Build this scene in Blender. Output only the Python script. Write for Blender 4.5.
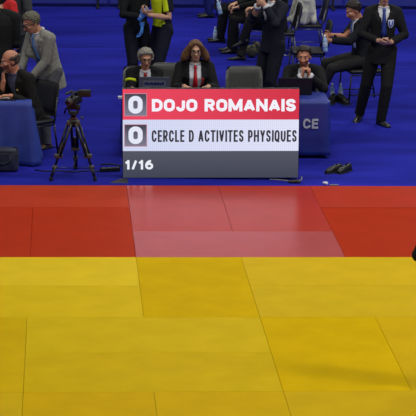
import bpy, bmesh, math, random
from mathutils import Vector as V, Matrix, Euler
from mathutils.bvhtree import BVHTree
from mathutils import noise as mnoise
R = math.radians
PI = math.pi
random.seed(7)
for o in list(bpy.data.objects):
    bpy.data.objects.remove(o)
scn = bpy.context.scene
col = scn.collection

# ------------------------------------------------------------------ camera
CAM = V((-0.7247, -19.6668, 5.2723)); PITCH, YAW, ROLL, FPX = 0.238436, 0.071147, 0.018334, 2145.15
F = V((math.sin(YAW)*math.cos(PITCH), math.cos(YAW)*math.cos(PITCH), -math.sin(PITCH)))
R0 = V((math.cos(YAW), -math.sin(YAW), 0)); U0 = R0.cross(F)
RR = R0*math.cos(ROLL) + U0*math.sin(ROLL); UU = U0*math.cos(ROLL) - R0*math.sin(ROLL)
cd = bpy.data.cameras.new('camera'); cam = bpy.data.objects.new('camera', cd); col.objects.link(cam)
m3 = Matrix((RR, UU, -F)).transposed()
cam.matrix_world = Matrix.Translation(CAM) @ m3.to_4x4()
cd.sensor_width = 36; cd.lens = FPX/416*36; cd.clip_end = 200
scn.camera = cam

# ------------------------------------------------------------------ world, lamps, exposure
w = bpy.data.worlds.new('hall'); scn.world = w; w.use_nodes = True
w.node_tree.nodes['Background'].inputs[0].default_value = (0.86, 0.92, 1.0, 1)
w.node_tree.nodes['Background'].inputs[1].default_value = 0.15
def lamp(x, y, z, power, size, target=None, color=(1, 0.99, 0.93)):
    l = bpy.data.lights.new('hall_lamp', 'AREA'); l.energy = power; l.shape = 'RECTANGLE'
    l.size, l.size_y = size; l.color = color
    o = bpy.data.objects.new('hall_lamp', l); col.objects.link(o); o.location = (x, y, z)
    d = (V(target) if target else V((x, y, 0))) - V((x, y, z))
    o.rotation_euler = d.to_track_quat('-Z', 'Y').to_euler()
for lx, pw in ((-5.0, 150), (1.0, 220), (8.0, 400)):
    for ly, k in ((-7.0, 1.25), (3.0, 1.0), (13.0, 1.0)):
        lamp(lx, ly, 9.0, pw*k, (2.4, 0.8))
vs = scn.view_settings
vs.view_transform = 'Standard'; vs.look = 'None'; vs.exposure = 0.0; vs.gamma = 1.0; vs.use_curve_mapping = False

FZ = -0.04      # the blue floor lies one mat thickness below the mats' top

# ------------------------------------------------------------------ materials
def lin(c):
    r = []
    for v in c:
        v /= 255.0
        r.append(v/12.92 if v <= 0.04045 else ((v+0.055)/1.055)**2.4)
    return (r[0], r[1], r[2], 1)
MATS = {}
def mat(name, c, rough=0.7, spec=0.4, var=0.12, scale=25.0, metal=0.0, bump=0.0, bscale=200.0, trans=0.0, stretch=None, coat=0.0):
    if name in MATS: return MATS[name]
    m = bpy.data.materials.new(name); m.use_nodes = True
    nt = m.node_tree; b = nt.nodes['Principled BSDF']
    b.inputs['Roughness'].default_value = rough; b.inputs['Metallic'].default_value = metal
    b.inputs['Specular IOR Level'].default_value = spec
    if trans: b.inputs['Transmission Weight'].default_value = trans
    if coat: b.inputs['Coat Weight'].default_value = coat
    tc = nt.nodes.new('ShaderNodeTexCoord'); nz = nt.nodes.new('ShaderNodeTexNoise')
    nz.inputs['Scale'].default_value = scale; nz.inputs['Detail'].default_value = 4
    src = tc.outputs['Object']
    if stretch:
        mp = nt.nodes.new('ShaderNodeMapping'); mp.inputs['Scale'].default_value = stretch
        nt.links.new(src, mp.inputs[0]); src = mp.outputs[0]
    nt.links.new(src, nz.inputs['Vector'])
    rp = nt.nodes.new('ShaderNodeValToRGB'); L = lin(c)
    rp.color_ramp.elements[0].position = 0.3; rp.color_ramp.elements[1].position = 0.7
    rp.color_ramp.elements[0].color = tuple(max(0, x*(1-var)) for x in L[:3])+(1,)
    rp.color_ramp.elements[1].color = tuple(min(1, x*(1+var)) for x in L[:3])+(1,)
    nt.links.new(nz.outputs['Fac'], rp.inputs[0]); nt.links.new(rp.outputs[0], b.inputs['Base Color'])
    if bump:
        n2 = nt.nodes.new('ShaderNodeTexNoise'); n2.inputs['Scale'].default_value = bscale
        bp = nt.nodes.new('ShaderNodeBump'); bp.inputs['Strength'].default_value = bump; bp.inputs['Distance'].default_value = 0.004
        nt.links.new(src, n2.inputs['Vector']); nt.links.new(n2.outputs['Fac'], bp.inputs['Height']); nt.links.new(bp.outputs[0], b.inputs['Normal'])
    MATS[name] = m
    return m
def emis(name, c, strength=1.0, c2=None, axis=2, lo=0, hi=1, grid=0.0):
    """LED picture element colour; optional vertical ramp c -> c2 shown by the display, with the grid of its diodes"""
    if name in MATS: return MATS[name]
    m = bpy.data.materials.new(name); m.use_nodes = True
    nt = m.node_tree; b = nt.nodes['Principled BSDF']
    b.inputs['Base Color'].default_value = (0.01, 0.01, 0.012, 1); b.inputs['Roughness'].default_value = 0.6
    b.inputs['Emission Strength'].default_value = strength
    tc = nt.nodes.new('ShaderNodeTexCoord'); sp = nt.nodes.new('ShaderNodeSeparateXYZ'); nt.links.new(tc.outputs['Object'], sp.inputs[0])
    mr = nt.nodes.new('ShaderNodeMapRange'); mr.inputs[1].default_value = lo; mr.inputs[2].default_value = hi
    nt.links.new(sp.outputs[axis], mr.inputs[0])
    rp = nt.nodes.new('ShaderNodeValToRGB'); rp.color_ramp.elements[0].color = lin(c); rp.color_ramp.elements[1].color = lin(c2 or c)
    nt.links.new(mr.outputs[0], rp.inputs[0])
    out = rp.outputs[0]
    if grid:
        facs = []
        for ax in (0, 2):
            mt = nt.nodes.new('ShaderNodeMath'); mt.operation = 'MULTIPLY'; mt.inputs[1].default_value = 2*PI/0.0225
            nt.links.new(sp.outputs[ax], mt.inputs[0])
            sn = nt.nodes.new('ShaderNodeMath'); sn.operation = 'SINE'; nt.links.new(mt.outputs[0], sn.inputs[0]); facs.append(sn)
        ad = nt.nodes.new('ShaderNodeMath'); ad.operation = 'ADD'; nt.links.new(facs[0].outputs[0], ad.inputs[0]); nt.links.new(facs[1].outputs[0], ad.inputs[1])
        m2 = nt.nodes.new('ShaderNodeMath'); m2.operation = 'MULTIPLY_ADD'; m2.inputs[1].default_value = grid; m2.inputs[2].default_value = 1.0
        nt.links.new(ad.outputs[0], m2.inputs[0])
        vm = nt.nodes.new('ShaderNodeVectorMath'); vm.operation = 'SCALE'; nt.links.new(out, vm.inputs[0]); nt.links.new(m2.outputs[0], vm.inputs['Scale'])
        out = vm.outputs[0]
    nt.links.new(out, b.inputs['Emission Color'])
    MATS[name] = m
    return m

# ------------------------------------------------------------------ object helpers
def tag(o, label, cat, group=None):
    o['label'] = label; o['category'] = cat
    if group: o['group'] = group
    return o
def thing(name, label, cat, loc=(0, 0, 0), rz=0.0, group=None, scale=1.0):
    o = bpy.data.objects.new(name, None); col.objects.link(o); o.empty_display_size = 0.1
    o.location = loc; o.rotation_euler = (0, 0, rz); o.scale = (scale,)*3
    return tag(o, label, cat, group)
def obj(name, me, m, parent=None, smooth=True, label=None):
    if isinstance(me, tuple): me = mk(name, *me)
    o = bpy.data.objects.new(name, me); col.objects.link(o)
    ms = m if isinstance(m, (list, tuple)) else [m]
    if not me.materials:
        for x in ms: me.materials.append(x)
    if parent: o.parent = parent
    if smooth:
        for p in me.polygons: p.use_smooth = True
    if label: o['label'] = label
    return o
def mk(name, vs_, fs):
    me = bpy.data.meshes.new(name); me.from_pydata([tuple(v) for v in vs_], [], fs); me.update()
    return me
def copy_tree(o, parent=None):
    c = o.copy(); col.objects.link(c)
    if parent: c.parent = parent
    for ch in [x for x in bpy.data.objects if x.parent == o]: copy_tree(ch, c)
    return c
def join(*gs):
    vs_, fs = [], []
    for g in gs:
        n = len(vs_); vs_ += list(g[0]); fs += [tuple(i+n for i in f) for f in g[1]]
    return vs_, fs
def xf(g, M): return [M @ V(v) for v in g[0]], g[1]
def box(x0, x1, y0, y1, z0, z1):
    v = [(x, y, z) for z in (z0, z1) for y in (y0, y1) for x in (x0, x1)]
    return [V(a) for a in v], [(0, 2, 3, 1), (4, 5, 7, 6), (0, 1, 5, 4), (2, 6, 7, 3), (0, 4, 6, 2), (1, 3, 7, 5)]
def rbox(x0, x1, y0, y1, z0, z1, r=0.01, seg=3):
    bm = bmesh.new(); g = box(x0, x1, y0, y1, z0, z1)
    vv = [bm.verts.new(a) for a in g[0]]
    for f in g[1]: bm.faces.new([vv[i] for i in f])
    bmesh.ops.bevel(bm, geom=list(bm.edges), offset=r, segments=seg, affect='EDGES', profile=0.5)
    bm.verts.index_update()
    out = [v.co.copy() for v in bm.verts], [tuple(v.index for v in f.verts) for f in bm.faces]
    bm.free(); return out
def ell(c, r, M=None, seg=16, rings=10):
    vs_, fs = [], []
    c = V(c)
    vs_.append(V((0, 0, 1)))
    for i in range(1, rings):
        t = PI*i/rings
        for j in range(seg):
            p = 2*PI*j/seg; vs_.append(V((math.sin(t)*math.cos(p), math.sin(t)*math.sin(p), math.cos(t))))
    vs_.append(V((0, 0, -1)))
    for j in range(seg):
        fs.append((0, 1+j, 1+(j+1) % seg))
        for i in range(rings-2):
            a = 1+i*seg; b = a+seg
            fs.append((a+j, b+j, b+(j+1) % seg, a+(j+1) % seg))
        a = 1+(rings-2)*seg
        fs.append((a+j, len(vs_)-1, a+(j+1) % seg))
    r = (r, r, r) if isinstance(r, (int, float)) else r
    out = []
    for v in vs_:
        q = V((v.x*r[0], v.y*r[1], v.z*r[2]))
        if M is not None: q = M.to_3x3() @ q
        out.append(q + c)
    return out, fs
def tube(pts, rads, seg=12, ref=None, caps=True, dome=False):
    """closed tube through pts; rads are numbers or (a, b) ellipse half axes"""
    pts = [V(p) for p in pts]; vs_, fs = [], []
    n = len(pts)
    if isinstance(rads, (int, float)): rads = [rads]*n
    t0 = (pts[1]-pts[0]).normalized()
    rf = V(ref) if ref is not None else (V((1, 0, 0)) if abs(t0.x) < 0.8 else V((0, 1, 0)))
    for i, p in enumerate(pts):
        if i == 0: t = pts[1]-pts[0]
        elif i == n-1: t = pts[-1]-pts[-2]
        else: t = (pts[i+1]-p).normalized() + (p-pts[i-1]).normalized()
        t.normalize()
        a = rf - t*rf.dot(t)
        if a.length < 1e-4: a = V((0, 0, 1)) - t*t.z
        a.normalize(); b = t.cross(a)
        if ref is None: rf = a
        r = rads[i]; ra, rb = r if isinstance(r, (tuple, list)) else (r, r)
        for j in range(seg):
            q = 2*PI*j/seg; vs_.append(p + a*ra*math.cos(q) + b*rb*math.sin(q))
    for i in range(n-1):
        for j in range(seg):
            k = (j+1) % seg; fs.append((i*seg+j, i*seg+k, (i+1)*seg+k, (i+1)*seg+j))
    if caps:
        fs.append(tuple(range(seg-1, -1, -1))); fs.append(tuple(range((n-1)*seg, n*seg)))
    g = (vs_, fs)
    if dome:
        r0 = rads[0] if not isinstance(rads[0], tuple) else min(rads[0]); r1 = rads[-1] if not isinstance(rads[-1], tuple) else min(rads[-1])
        g = join(g, ell(pts[0], r0*0.99, seg=10, rings=6), ell(pts[-1], r1*0.99, seg=10, rings=6))
    return g
def lathe(prof, seg=20, c=(0, 0, 0)):
    vs_, fs = [], []; c = V(c)
    for r, z in prof:
        for j in range(seg):
            q = 2*PI*j/seg; vs_.append(c+V((r*math.cos(q), r*math.sin(q), z)))
    for i in range(len(prof)-1):
        for j in range(seg):
            k = (j+1) % seg; fs.append((i*seg+j, i*seg+k, (i+1)*seg+k, (i+1)*seg+j))
    fs.append(tuple(range(seg-1, -1, -1))); fs.append(tuple(range((len(prof)-1)*seg, len(prof)*seg)))
    return vs_, fs
def lathe_closed(prof, seg=20): return lathe(prof, seg)
def fuse(name, g, voxel=0.008, smooth=4):
    """one continuous skin over overlapping closed shapes"""
    me = mk(name, *g); o = bpy.data.objects.new('tmp', me); col.objects.link(o)
    r = o.modifiers.new('r', 'REMESH'); r.mode = 'VOXEL'; r.voxel_size = voxel; r.adaptivity = 0
    if smooth:
        s = o.modifiers.new('s', 'SMOOTH'); s.factor = 0.5; s.iterations = smooth
    dg = bpy.context.evaluated_depsgraph_get()
    out = bpy.data.meshes.new_from_object(o.evaluated_get(dg)); out.name = name
    bpy.data.objects.remove(o); bpy.data.meshes.remove(me)
    out.materials.clear()
    return out
def arc(cx, cz, rx, rz, a0, a1, n=12):
    return [(cx+rx*math.cos(R(a0+(a1-a0)*k/n)), cz+rz*math.sin(R(a0+(a1-a0)*k/n))) for k in range(n+1)]
def spl(p, n=6):
    out = []; q = [p[0]]+list(p)+[p[-1]]
    for i in range(1, len(q)-2):
        for k in range(n):
            t = k/n; a, b, c, d = q[i-1], q[i], q[i+1], q[i+2]
            out.append(tuple(0.5*((2*b[m])+(-a[m]+c[m])*t+(2*a[m]-5*b[m]+4*c[m]-d[m])*t*t+(-a[m]+3*b[m]-3*c[m]+d[m])*t**3) for m in (0, 1)))
    return out+[p[-1]]
RING = arc(.5, .68, .5, .32, 0, 180)+arc(.5, .32, .5, .32, 180, 360)+[(1, .68)]
GLYPH = {'O': (.68, [RING]), '0': (.58, [RING]), 'Q': (.68, [RING, [(.6, .22), (1.05, -.12)]]),
 'D': (.66, [[(0, 0), (0, 1)], [(0, 1), (.4, 1)]+arc(.4, .62, .6, .38, 90, 0)+arc(.4, .38, .6, .38, 0, -90)+[(0, 0)]]),
 'J': (.55, [[(1, 1), (1, .32)]+arc(.5, .32, .5, .32, 0, -180)]), 'I': (.2, [[(.5, 0), (.5, 1)]]),
 'R': (.64, [[(0, 0), (0, 1)], [(0, 1), (.55, 1)]+arc(.55, .73, .42, .27, 90, -90)+[(0, .46)], [(.5, .46), (1, -.05)]]),
 'P': (.62, [[(0, 0), (0, 1)], [(0, 1), (.55, 1)]+arc(.55, .70, .45, .30, 90, -90)+[(0, .40)]]),
 'M': (.86, [[(0, 0), (0, 1)], [(.02, 1.05), (.5, 0)], [(.5, 0), (.98, 1.05)], [(1, 1), (1, 0)]]), 'N': (.70, [[(0, 0), (0, 1)], [(0, 1.03), (1, -.03)], [(1, 1), (1, 0)]]),
 'A': (.70, [[(-.02, -.05), (.5, 1.04)], [(.5, 1.04), (1.02, -.05)], [(.2, .26), (.8, .26)]]), 'V': (.68, [[(-.02, 1.05), (.5, -.04)], [(.5, -.04), (1.02, 1.05)]]),
 'Y': (.66, [[(-.04, 1.06), (.5, .42)], [(.5, .42), (1.04, 1.06)], [(.5, .46), (.5, 0)]]), 'S': (.62, [spl([(.97, .74), (.86, .93), (.5, 1), (.12, .92), (.03, .73), (.18, .57), (.5, .49), (.84, .41), (.98, .24), (.86, .07), (.5, 0), (.13, .07), (0, .28)])]),
 'C': (.66, [arc(.5, .66, .5, .34, 5, 180)+arc(.5, .34, .5, .34, 180, 355)]), 'E': (.56, [[(0, 0), (0, 1)], [(0, 1), (1, 1)], [(0, .52), (.9, .52)], [(0, 0), (1, 0)]]), 'L': (.54, [[(0, 0), (0, 1)], [(0, 0), (1, 0)]]),
 'T': (.62, [[(-.06, 1), (1.06, 1)], [(.5, 1), (.5, 0)]]), 'H': (.70, [[(0, 0), (0, 1)], [(1, 0), (1, 1)], [(0, .5), (1, .5)]]), 'U': (.66, [[(0, 1), (0, .34)]+arc(.5, .34, .5, .34, 180, 360)+[(1, 1)]]),
 '1': (.40, [[(.75, 0), (.75, 1)], [(.75, .98), (-.1, .72)]]), '/': (.42, [[(0, -.12), (1, 1.08)]]), '6': (.60, [arc(.5, .32, .5, .32, 0, 360, 20), spl([(0, .32), (.03, .55), (.22, .82), (.55, .99), (.82, 1.0)])])}
def text_mesh(name, s_, w_, h_, depth=0.004, bold=0.2, x0=0, z0=0, y=0, gap=.13):
    """block lettering standing in the x-z plane, w_ x h_, facing -y; bold = stroke as a share of the height"""
    t = bold*h_
    adv = [.30 if ch == ' ' else GLYPH[ch][0] for ch in s_]
    kx = (w_-t*0)/((sum(adv)+gap*(len(s_)-1))*h_)
    gs = []; x = x0
    for ch, a in zip(s_, adv):
        if ch != ' ':
            ax, az = max(a*h_*kx-t, 1e-4), h_-t
            for ip, path in enumerate(GLYPH[ch][1]):
                P_ = [V((x+t/2+px*ax, 0, z0+t/2+pz*az)) for px, pz in path]
                vs_, fs = [], []
                for k, p in enumerate(P_):
                    closed = (P_[0]-P_[-1]).length < 1e-5
                    pa = P_[k-1] if k else (P_[-2] if closed else p); pb = P_[k+1] if k < len(P_)-1 else (P_[1] if closed else p)
                    d = (pb-pa).normalized()
                    if len(P_) == 2:
                        e = t/2 if abs(d.x) < .05 or abs(d.z) < .05 else 0
                        p = p + d*(e if k else -e)
                    nn = V((-d.z, 0, d.x))*t/2
                    for q in (p+nn, p-nn):
                        zc = min(max(q.z, z0-(.10*h_ if ch in '/Q' else 0)), z0+h_)
                        for yy in (y-depth-ip*0.0003, y): vs_.append(V((q.x, yy, zc)))
                for k in range(len(P_)-1):
                    a0 = 4*k; b0 = a0+4
                    fs += [(a0, a0+2, b0+2, b0), (a0+1, b0+1, b0+3, a0+3), (a0, b0, b0+1, a0+1), (a0+2, a0+3, b0+3, b0+2)]
                fs += [(0, 1, 3, 2), (len(vs_)-4, len(vs_)-2, len(vs_)-1, len(vs_)-3)]
                gs.append((vs_, fs))
        x += (a+gap)*h_*kx
    return mk(name, *join(*gs))

# ------------------------------------------------------------------ the setting
fl = obj('floor', ([V((-14, -12, FZ)), V((18, -12, FZ)), V((18, 40, FZ)), V((-14, 40, FZ))], [(0, 1, 2, 3)]), None, smooth=False)
fl.data.materials.clear()
def carpet():
    m = bpy.data.materials.new('blue_carpet'); m.use_nodes = True; nt = m.node_tree; b = nt.nodes['Principled BSDF']
    b.inputs['Roughness'].default_value = 0.9; b.inputs['Specular IOR Level'].default_value = 0.05
    tc = nt.nodes.new('ShaderNodeTexCoord')
    mp = nt.nodes.new('ShaderNodeMapping'); mp.inputs['Scale'].default_value = (0.35, 1.1, 1); mp.inputs['Rotation'].default_value = (0, 0, R(-8))
    n1 = nt.nodes.new('ShaderNodeTexNoise'); n1.inputs['Scale'].default_value = 1.0; n1.inputs['Detail'].default_value = 5; n1.inputs['Distortion'].default_value = 0.6
    nt.links.new(tc.outputs['Object'], mp.inputs[0]); nt.links.new(mp.outputs[0], n1.inputs['Vector'])
    rp = nt.nodes.new('ShaderNodeValToRGB'); rp.color_ramp.elements[0].position = 0.36; rp.color_ramp.elements[1].position = 0.66
    rp.color_ramp.elements[0].color = lin((26, 28, 122)); rp.color_ramp.elements[1].color = lin((38, 41, 160))
    nt.links.new(n1.outputs['Fac'], rp.inputs[0])
    n2 = nt.nodes.new('ShaderNodeTexNoise'); n2.inputs['Scale'].default_value = 90; n2.inputs['Detail'].default_value = 2
    nt.links.new(tc.outputs['Object'], n2.inputs['Vector'])
    mr = nt.nodes.new('ShaderNodeMapRange'); mr.inputs[3].default_value = 0.85; mr.inputs[4].default_value = 1.15
    nt.links.new(n2.outputs['Fac'], mr.inputs[0])
    vm = nt.nodes.new('ShaderNodeVectorMath'); vm.operation = 'SCALE'
    nt.links.new(rp.outputs[0], vm.inputs[0]); nt.links.new(mr.outputs[0], vm.inputs['Scale'])
    nt.links.new(vm.outputs[0], b.inputs['Base Color'])
    bp = nt.nodes.new('ShaderNodeBump'); bp.inputs['Strength'].default_value = 0.4; bp.inputs['Distance'].default_value = 0.004
    nt.links.new(n2.outputs['Fac'], bp.inputs['Height']); nt.links.new(bp.outputs[0], b.inputs['Normal'])
    return m
fl.data.materials.append(carpet()); fl['kind'] = 'structure'

# ------------------------------------------------------------------ tatami mats
def mat_material(kind, c, rough, spec, bump):
    n = 'mat_%s_%d_%d_%d_%d_%d' % ((kind,)+tuple(c)+(int(rough*100), int(spec*1000)+int(bump*100)*7))
    return mat(n, c, rough=rough, spec=spec, var=0.06, scale=3.0, stretch=(1, 1, 1), bump=bump, bscale=260 if bump < .2 else 70)
MAT_G = {'yellow': 'yellow judo mats', 'red': 'red border mats'}
def tatami(kind, x0, x1, y0, y1, c, label, rough=0.5, spec=0.016, dz=0.0, bump=0.10):
    g = 0.0010
    cx, cy = (x0+x1)/2, (y0+y1)/2
    o = obj('tatami_mat', rbox(x0-cx+g, x1-cx-g, y0-cy+g, y1-cy-g, FZ+0.0005, dz, 0.0025, 2), mat_material(kind, c, rough, spec, bump), smooth=False)
    o.location = (cx, cy, 0)
    tag(o, label, 'mat', MAT_G[kind])
Yl, Ym, Yd = (214, 181, 30), (200, 166, 0), (200, 163, 0)  # paler mat tones carry the sheen of the weave in their base colour
tatami('yellow', -2, 0, -1, 0, Yl, 'yellow mat along the red border below the camera tripod, far left')
tatami('yellow', -2, 0, -2, -1, (206, 173, 16), 'yellow mat one row in front of the border mat at far left')
tatami('yellow', 0, 1, -2, 0, Yd, 'yellow mat laid lengthwise touching the red border below the word DOJO', spec=0.008)
tatami('yellow', 1, 3, -1, 0, (204, 169, 22), 'yellow mat with painted pale sheen touching the red border below the right half of the scoreboard')
tatami('yellow', 1, 3, -2, -1, (200, 166, 20), 'yellow crosswise mat with painted pale sheen, one row in front of the one touching the border, right')
tatami('yellow', 3, 4, -4, -2, Ym, 'yellow mat right of the referee, out of frame')
tatami('yellow', 3, 4, -6, -4, Ym, 'yellow front row mat right of the referee, out of frame')
tatami('yellow', 3, 4, -2, 0, Ym, 'yellow mat by the red border at the far right, mostly out of frame')
tatami('yellow', -3, -2, -2, 0, Ym, 'yellow mat beyond the left edge beside the border row')
tatami('yellow', -2, -1, -4, -2, (196, 161, 0), 'yellow lengthwise mat cut by the left edge in the middle row')
tatami('yellow', -1, 1, -3, -2, (200, 168, 12), 'yellow crosswise mat in the centre left, the farther of two side by side')
tatami('yellow', -1, 1, -4, -3, (196, 163, 6), 'yellow crosswise mat in the centre left, the nearer of two side by side')
tatami('yellow', 1, 2, -4, -2, Yd, 'strong yellow lengthwise mat right of centre between two slanting seams', spec=0.008)
tatami('yellow', 2, 3, -4, -2, (198, 161, 0), 'yellow lengthwise mat at the right edge of the middle row')
tatami('yellow', -2, -1, -6, -4, (194, 159, 12), 'yellow mat in the bottom left corner of the front row')
tatami('yellow', -1, 0, -6, -4, (194, 156, 0), 'yellow mat in the front row, second from the left corner')
tatami('yellow', 0, 1, -6, -4, (194, 157, 0), 'yellow mat in the front row, third from the left corner')
tatami('yellow', 1, 3, -5, -4, (192, 157, 10), 'yellow mat in the front row at the bottom right corner')
tatami('yellow', 1, 3, -6, -5, (192, 157, 10), 'yellow mat below the bottom right corner mat, out of frame')
tatami('yellow', -3, -2, -6, -4, Ym, 'yellow front row mat beyond the bottom left corner')
Rd, Rl = (168, 43, 8), (176, 57, 32)  # the lighter red has the mat's sheen mixed into its colour
tatami('red', -2, 0, 2, 3, Rl, 'red mat with painted pale sheen along the blue floor in front of the tripod', rough=0.36)
tatami('red', -1, 0, 0, 2, Rd, 'deep red lengthwise mat below the tripod, left of the scoreboard seam', rough=0.5, spec=0.03)
tatami('red', -2, -1, 0, 2, Rd, 'deep red lengthwise mat at the left edge of the picture', rough=0.5, spec=0.03)
tatami('red', -3, -2, 0, 3, Rd, 'red mat beyond the left edge of the picture')
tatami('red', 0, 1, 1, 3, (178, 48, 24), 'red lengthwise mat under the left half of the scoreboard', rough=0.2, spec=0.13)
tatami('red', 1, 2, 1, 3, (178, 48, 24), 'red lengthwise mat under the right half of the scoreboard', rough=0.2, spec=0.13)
tatami('red', 0, 2, 0, 1, (176, 66, 64), 'red crosswise mat with painted pink screen reflection touching the yellow below the scoreboard', rough=0.27, spec=0.42, bump=0.35)  # pink of the scoreboard's reflection is partly painted into the base colour
tatami('red', 2, 4, 2, 3, (174, 54, 36), 'red crosswise mat along the blue floor right of the scoreboard', rough=0.36)
tatami('red', 2, 3, 0, 1.985, Rd, 'deep red lengthwise mat at the right, below the crosswise one', rough=0.5, spec=0.03)
tatami('red', 3, 4, 0, 1.985, Rd, 'red mat at the right edge behind the elbow in black', rough=0.5, spec=0.03)

# ------------------------------------------------------------------ LED scoreboard
W_, H_ = 1.955, 1.003
sb = thing('scoreboard', 'big LED scoreboard on the floor showing DOJO ROMANAIS above CERCLE D ACTIVITES PHYSIQUES', 'scoreboard', (-0.028, 3.53, FZ))
sb.rotation_euler = (0, R(-0.75), R(-2.2))
black = mat('black_metal', (18, 18, 20), 0.45, metal=0.3)
obj('cabinet', rbox(0, W_, 0.008, 0.10, 0.006, H_, 0.004, 2), black, sb, smooth=False)
def pan(name, x0, x1, z0, z1, m, y=0.0, d=0.008, parent=sb):
    return obj(name, box(x0*W_, x1*W_, y, y+d, (1-z1)*H_, (1-z0)*H_), m, parent, smooth=False)
r1, r2 = 0.343, 0.695
red_row = pan('name_row', 0.003, 0.997, 0.003, r1, emis('led_red', (232, 66, 92), 1.0, (206, 44, 66), 0, 0.2, W_, grid=0.035), y=0.0)
red_row['label'] = 'red row of the display with the name DOJO ROMANAIS'
white_row = pan('name_row', 0.003, 0.997, r1, r2, emis('led_white', (205, 212, 240), 1.0, (222, 224, 246), 0, 0, W_, grid=0.05), y=0.0)
white_row['label'] = 'white row of the display with the name CERCLE D ACTIVITES PHYSIQUES'
dark_row = pan('round_row', 0.003, 0.997, r2, 0.996, emis('led_dark', (60, 64, 78), 1.0, (80, 83, 97), 2, 0.0, 0.31*H_, grid=0.02), y=0.0)
dark_row['label'] = 'dark grey row of the display with 1/16'
for (z0, z1, par) in ((0.047, 0.304, red_row), (0.393, 0.645, white_row)):
    bz0, bz1 = (1-z1)*H_, (1-z0)*H_
    fr = obj('score_frame', box(0.011*W_, 0.140*W_, -0.0015, 0.004, bz0, bz1), emis('led_frame', (214, 150, 170) if par == red_row else (150, 156, 176), 0.8), par, smooth=False)
    bx = obj('score_box', box(0.015*W_, 0.136*W_, -0.003, 0.004, bz0+0.008, bz1-0.008),
             emis('led_box_%d' % int(z0*100), (124, 124, 142), 1.0, (52, 52, 66), 2, bz0, bz1, grid=0.03), par, smooth=False)
    zz = text_mesh('score_digit', '0', 0.080*W_, 0.198*H_, 0.003, 0.27, x0=0.035*W_, z0=bz0+0.030*H_, y=-0.0035)
    obj('score_digit', zz, emis('led_digit', (226, 230, 246), 1.0), par, smooth=False)
obj('lettering', text_mesh('lettering', 'DOJO ROMANAIS', 0.812*W_, 0.138*H_, 0.003, 0.255, x0=0.167*W_, z0=(1-0.250)*H_, y=-0.001, gap=.075), emis('led_letter', (240, 240, 250), 1.0), red_row, smooth=False)
obj('lettering', text_mesh('lettering', 'CERCLE D ACTIVITES PHYSIQUES', 0.820*W_, 0.132*H_, 0.003, 0.15, x0=0.166*W_, z0=(1-0.592)*H_, y=-0.001, gap=.15), emis('led_letter_dark', (44, 46, 56), 1.0), white_row, smooth=False)
obj('lettering', text_mesh('lettering', '1/16', 0.160*W_, 0.105*H_, 0.003, 0.235, x0=0.014*W_, z0=(1-0.902)*H_, y=-0.001, gap=.10), emis('led_letter_white', (236, 238, 246), 1.0), dark_row, smooth=False)
for x in (0.12, 0.98, 1.84):
    obj('foot', join(rbox(x-0.03, x+0.03, 0.02, 0.36, -0.012 if x > 1.5 else 0.002, 0.02, 0.004, 2), rbox(x-0.02, x+0.02, 0.09, 0.12, 0.0, 0.5, 0.004, 2)), black, sb, smooth=False)

# ------------------------------------------------------------------ tables under blue cloth
steel = mat('grey_steel', (120, 122, 126), 0.35, metal=0.8)
def cloth_mesh(x0, x1, y0, y1, zt, zb, amp, seed, n=46, rows=14):
    vs_, fs = [], []
    per = []
    L, Wd = x1-x0, y1-y0; tot = 2*(L+Wd); N = max(60, int(tot/0.03))
    rc = 0.03
    for k in range(N):
        s = k/N*tot
        if s < L: p, nrm = (x0+s, y0), (0, -1)
        elif s < L+Wd: p, nrm = (x1, y0+s-L), (1, 0)
        elif s < 2*L+Wd: p, nrm = (x1-(s-L-Wd), y1), (0, 1)
        else: p, nrm = (x0, y1-(s-2*L-Wd)), (-1, 0)
        per.append((V((p[0], p[1], 0)), V((nrm[0], nrm[1], 0)), s))
    for r in range(rows+1):
        t = r/rows; z = zt-0.004-(zt-0.004-zb)*t
        for p, nrm, s in per:
            cr = V((p.x-(x0+x1)/2, p.y-(y0+y1)/2, 0)); 
            nearx = min(abs(p.x-x0), abs(p.x-x1)); neary = min(abs(p.y-y0), abs(p.y-y1)); corner = math.exp(-((nearx+neary)/0.10)**2)
            wv = 0.55*math.sin(s*17+seed)+0.45*math.sin(s*29+seed*2.3)+0.6*mnoise.noise(V((s*5, t*1.5, seed)))
            off = 0.006 + amp*t**1.1*(0.8+wv) + min(0.05, amp*2.5)*corner*t
            d = (nrm + cr.normalized()*corner*0.7)
            vs_.append(V((p.x, p.y, z)) + d*off)
    for r in range(rows):
        for k in range(N):
            j = (k+1) % N; fs.append((r*N+k, (r+1)*N+k, (r+1)*N+j, r*N+j))
    # top sheet
    b = len(vs_)
    for p, nrm, s in per: vs_.append(V((p.x, p.y, zt)) - nrm*0.004)
    for k in range(N):
        j = (k+1) % N; fs.append((k, j, b+j, b+k))
    fs.append(tuple(range(b, b+N)))
    return vs_, fs
def table(label, cl_label, x0, x1, y0, y1, zt, zb, amp, seed, m):
    t = thing('folding_table', label, 'table', ((x0+x1)/2, (y0+y1)/2, FZ), 0, 'tables at the edge of the mats')
    hx, hy, h = (x1-x0)/2-0.01, (y1-y0)/2-0.01, zt-FZ-0.006
    obj('tabletop', rbox(-hx, hx, -hy, hy, h-0.03, h, 0.006, 2), mat('table_grey', (150, 150, 150), 0.6), t, smooth=False)
    for sx in (-1, 1):
        for sy in (-1, 1):
            obj('leg', tube([(sx*(hx-0.06), sy*(hy-0.05), 0), (sx*(hx-0.06), sy*(hy-0.05), h-0.03)], 0.014), steel, t)
    c = obj('tablecloth', cloth_mesh(x0, x1, y0, y1, zt, zb, amp, seed), m)
    sm = c.modifiers.new('thick', 'SOLIDIFY'); sm.thickness = 0.003; sm.offset = 1
    tag(c, cl_label, 'tablecloth', 'blue tablecloths')
    return t, c
clothm = mat('blue_cloth', (50, 68, 152), 0.55, 0.4, var=0.10, scale=6, bump=0.15, bscale=40)
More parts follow.
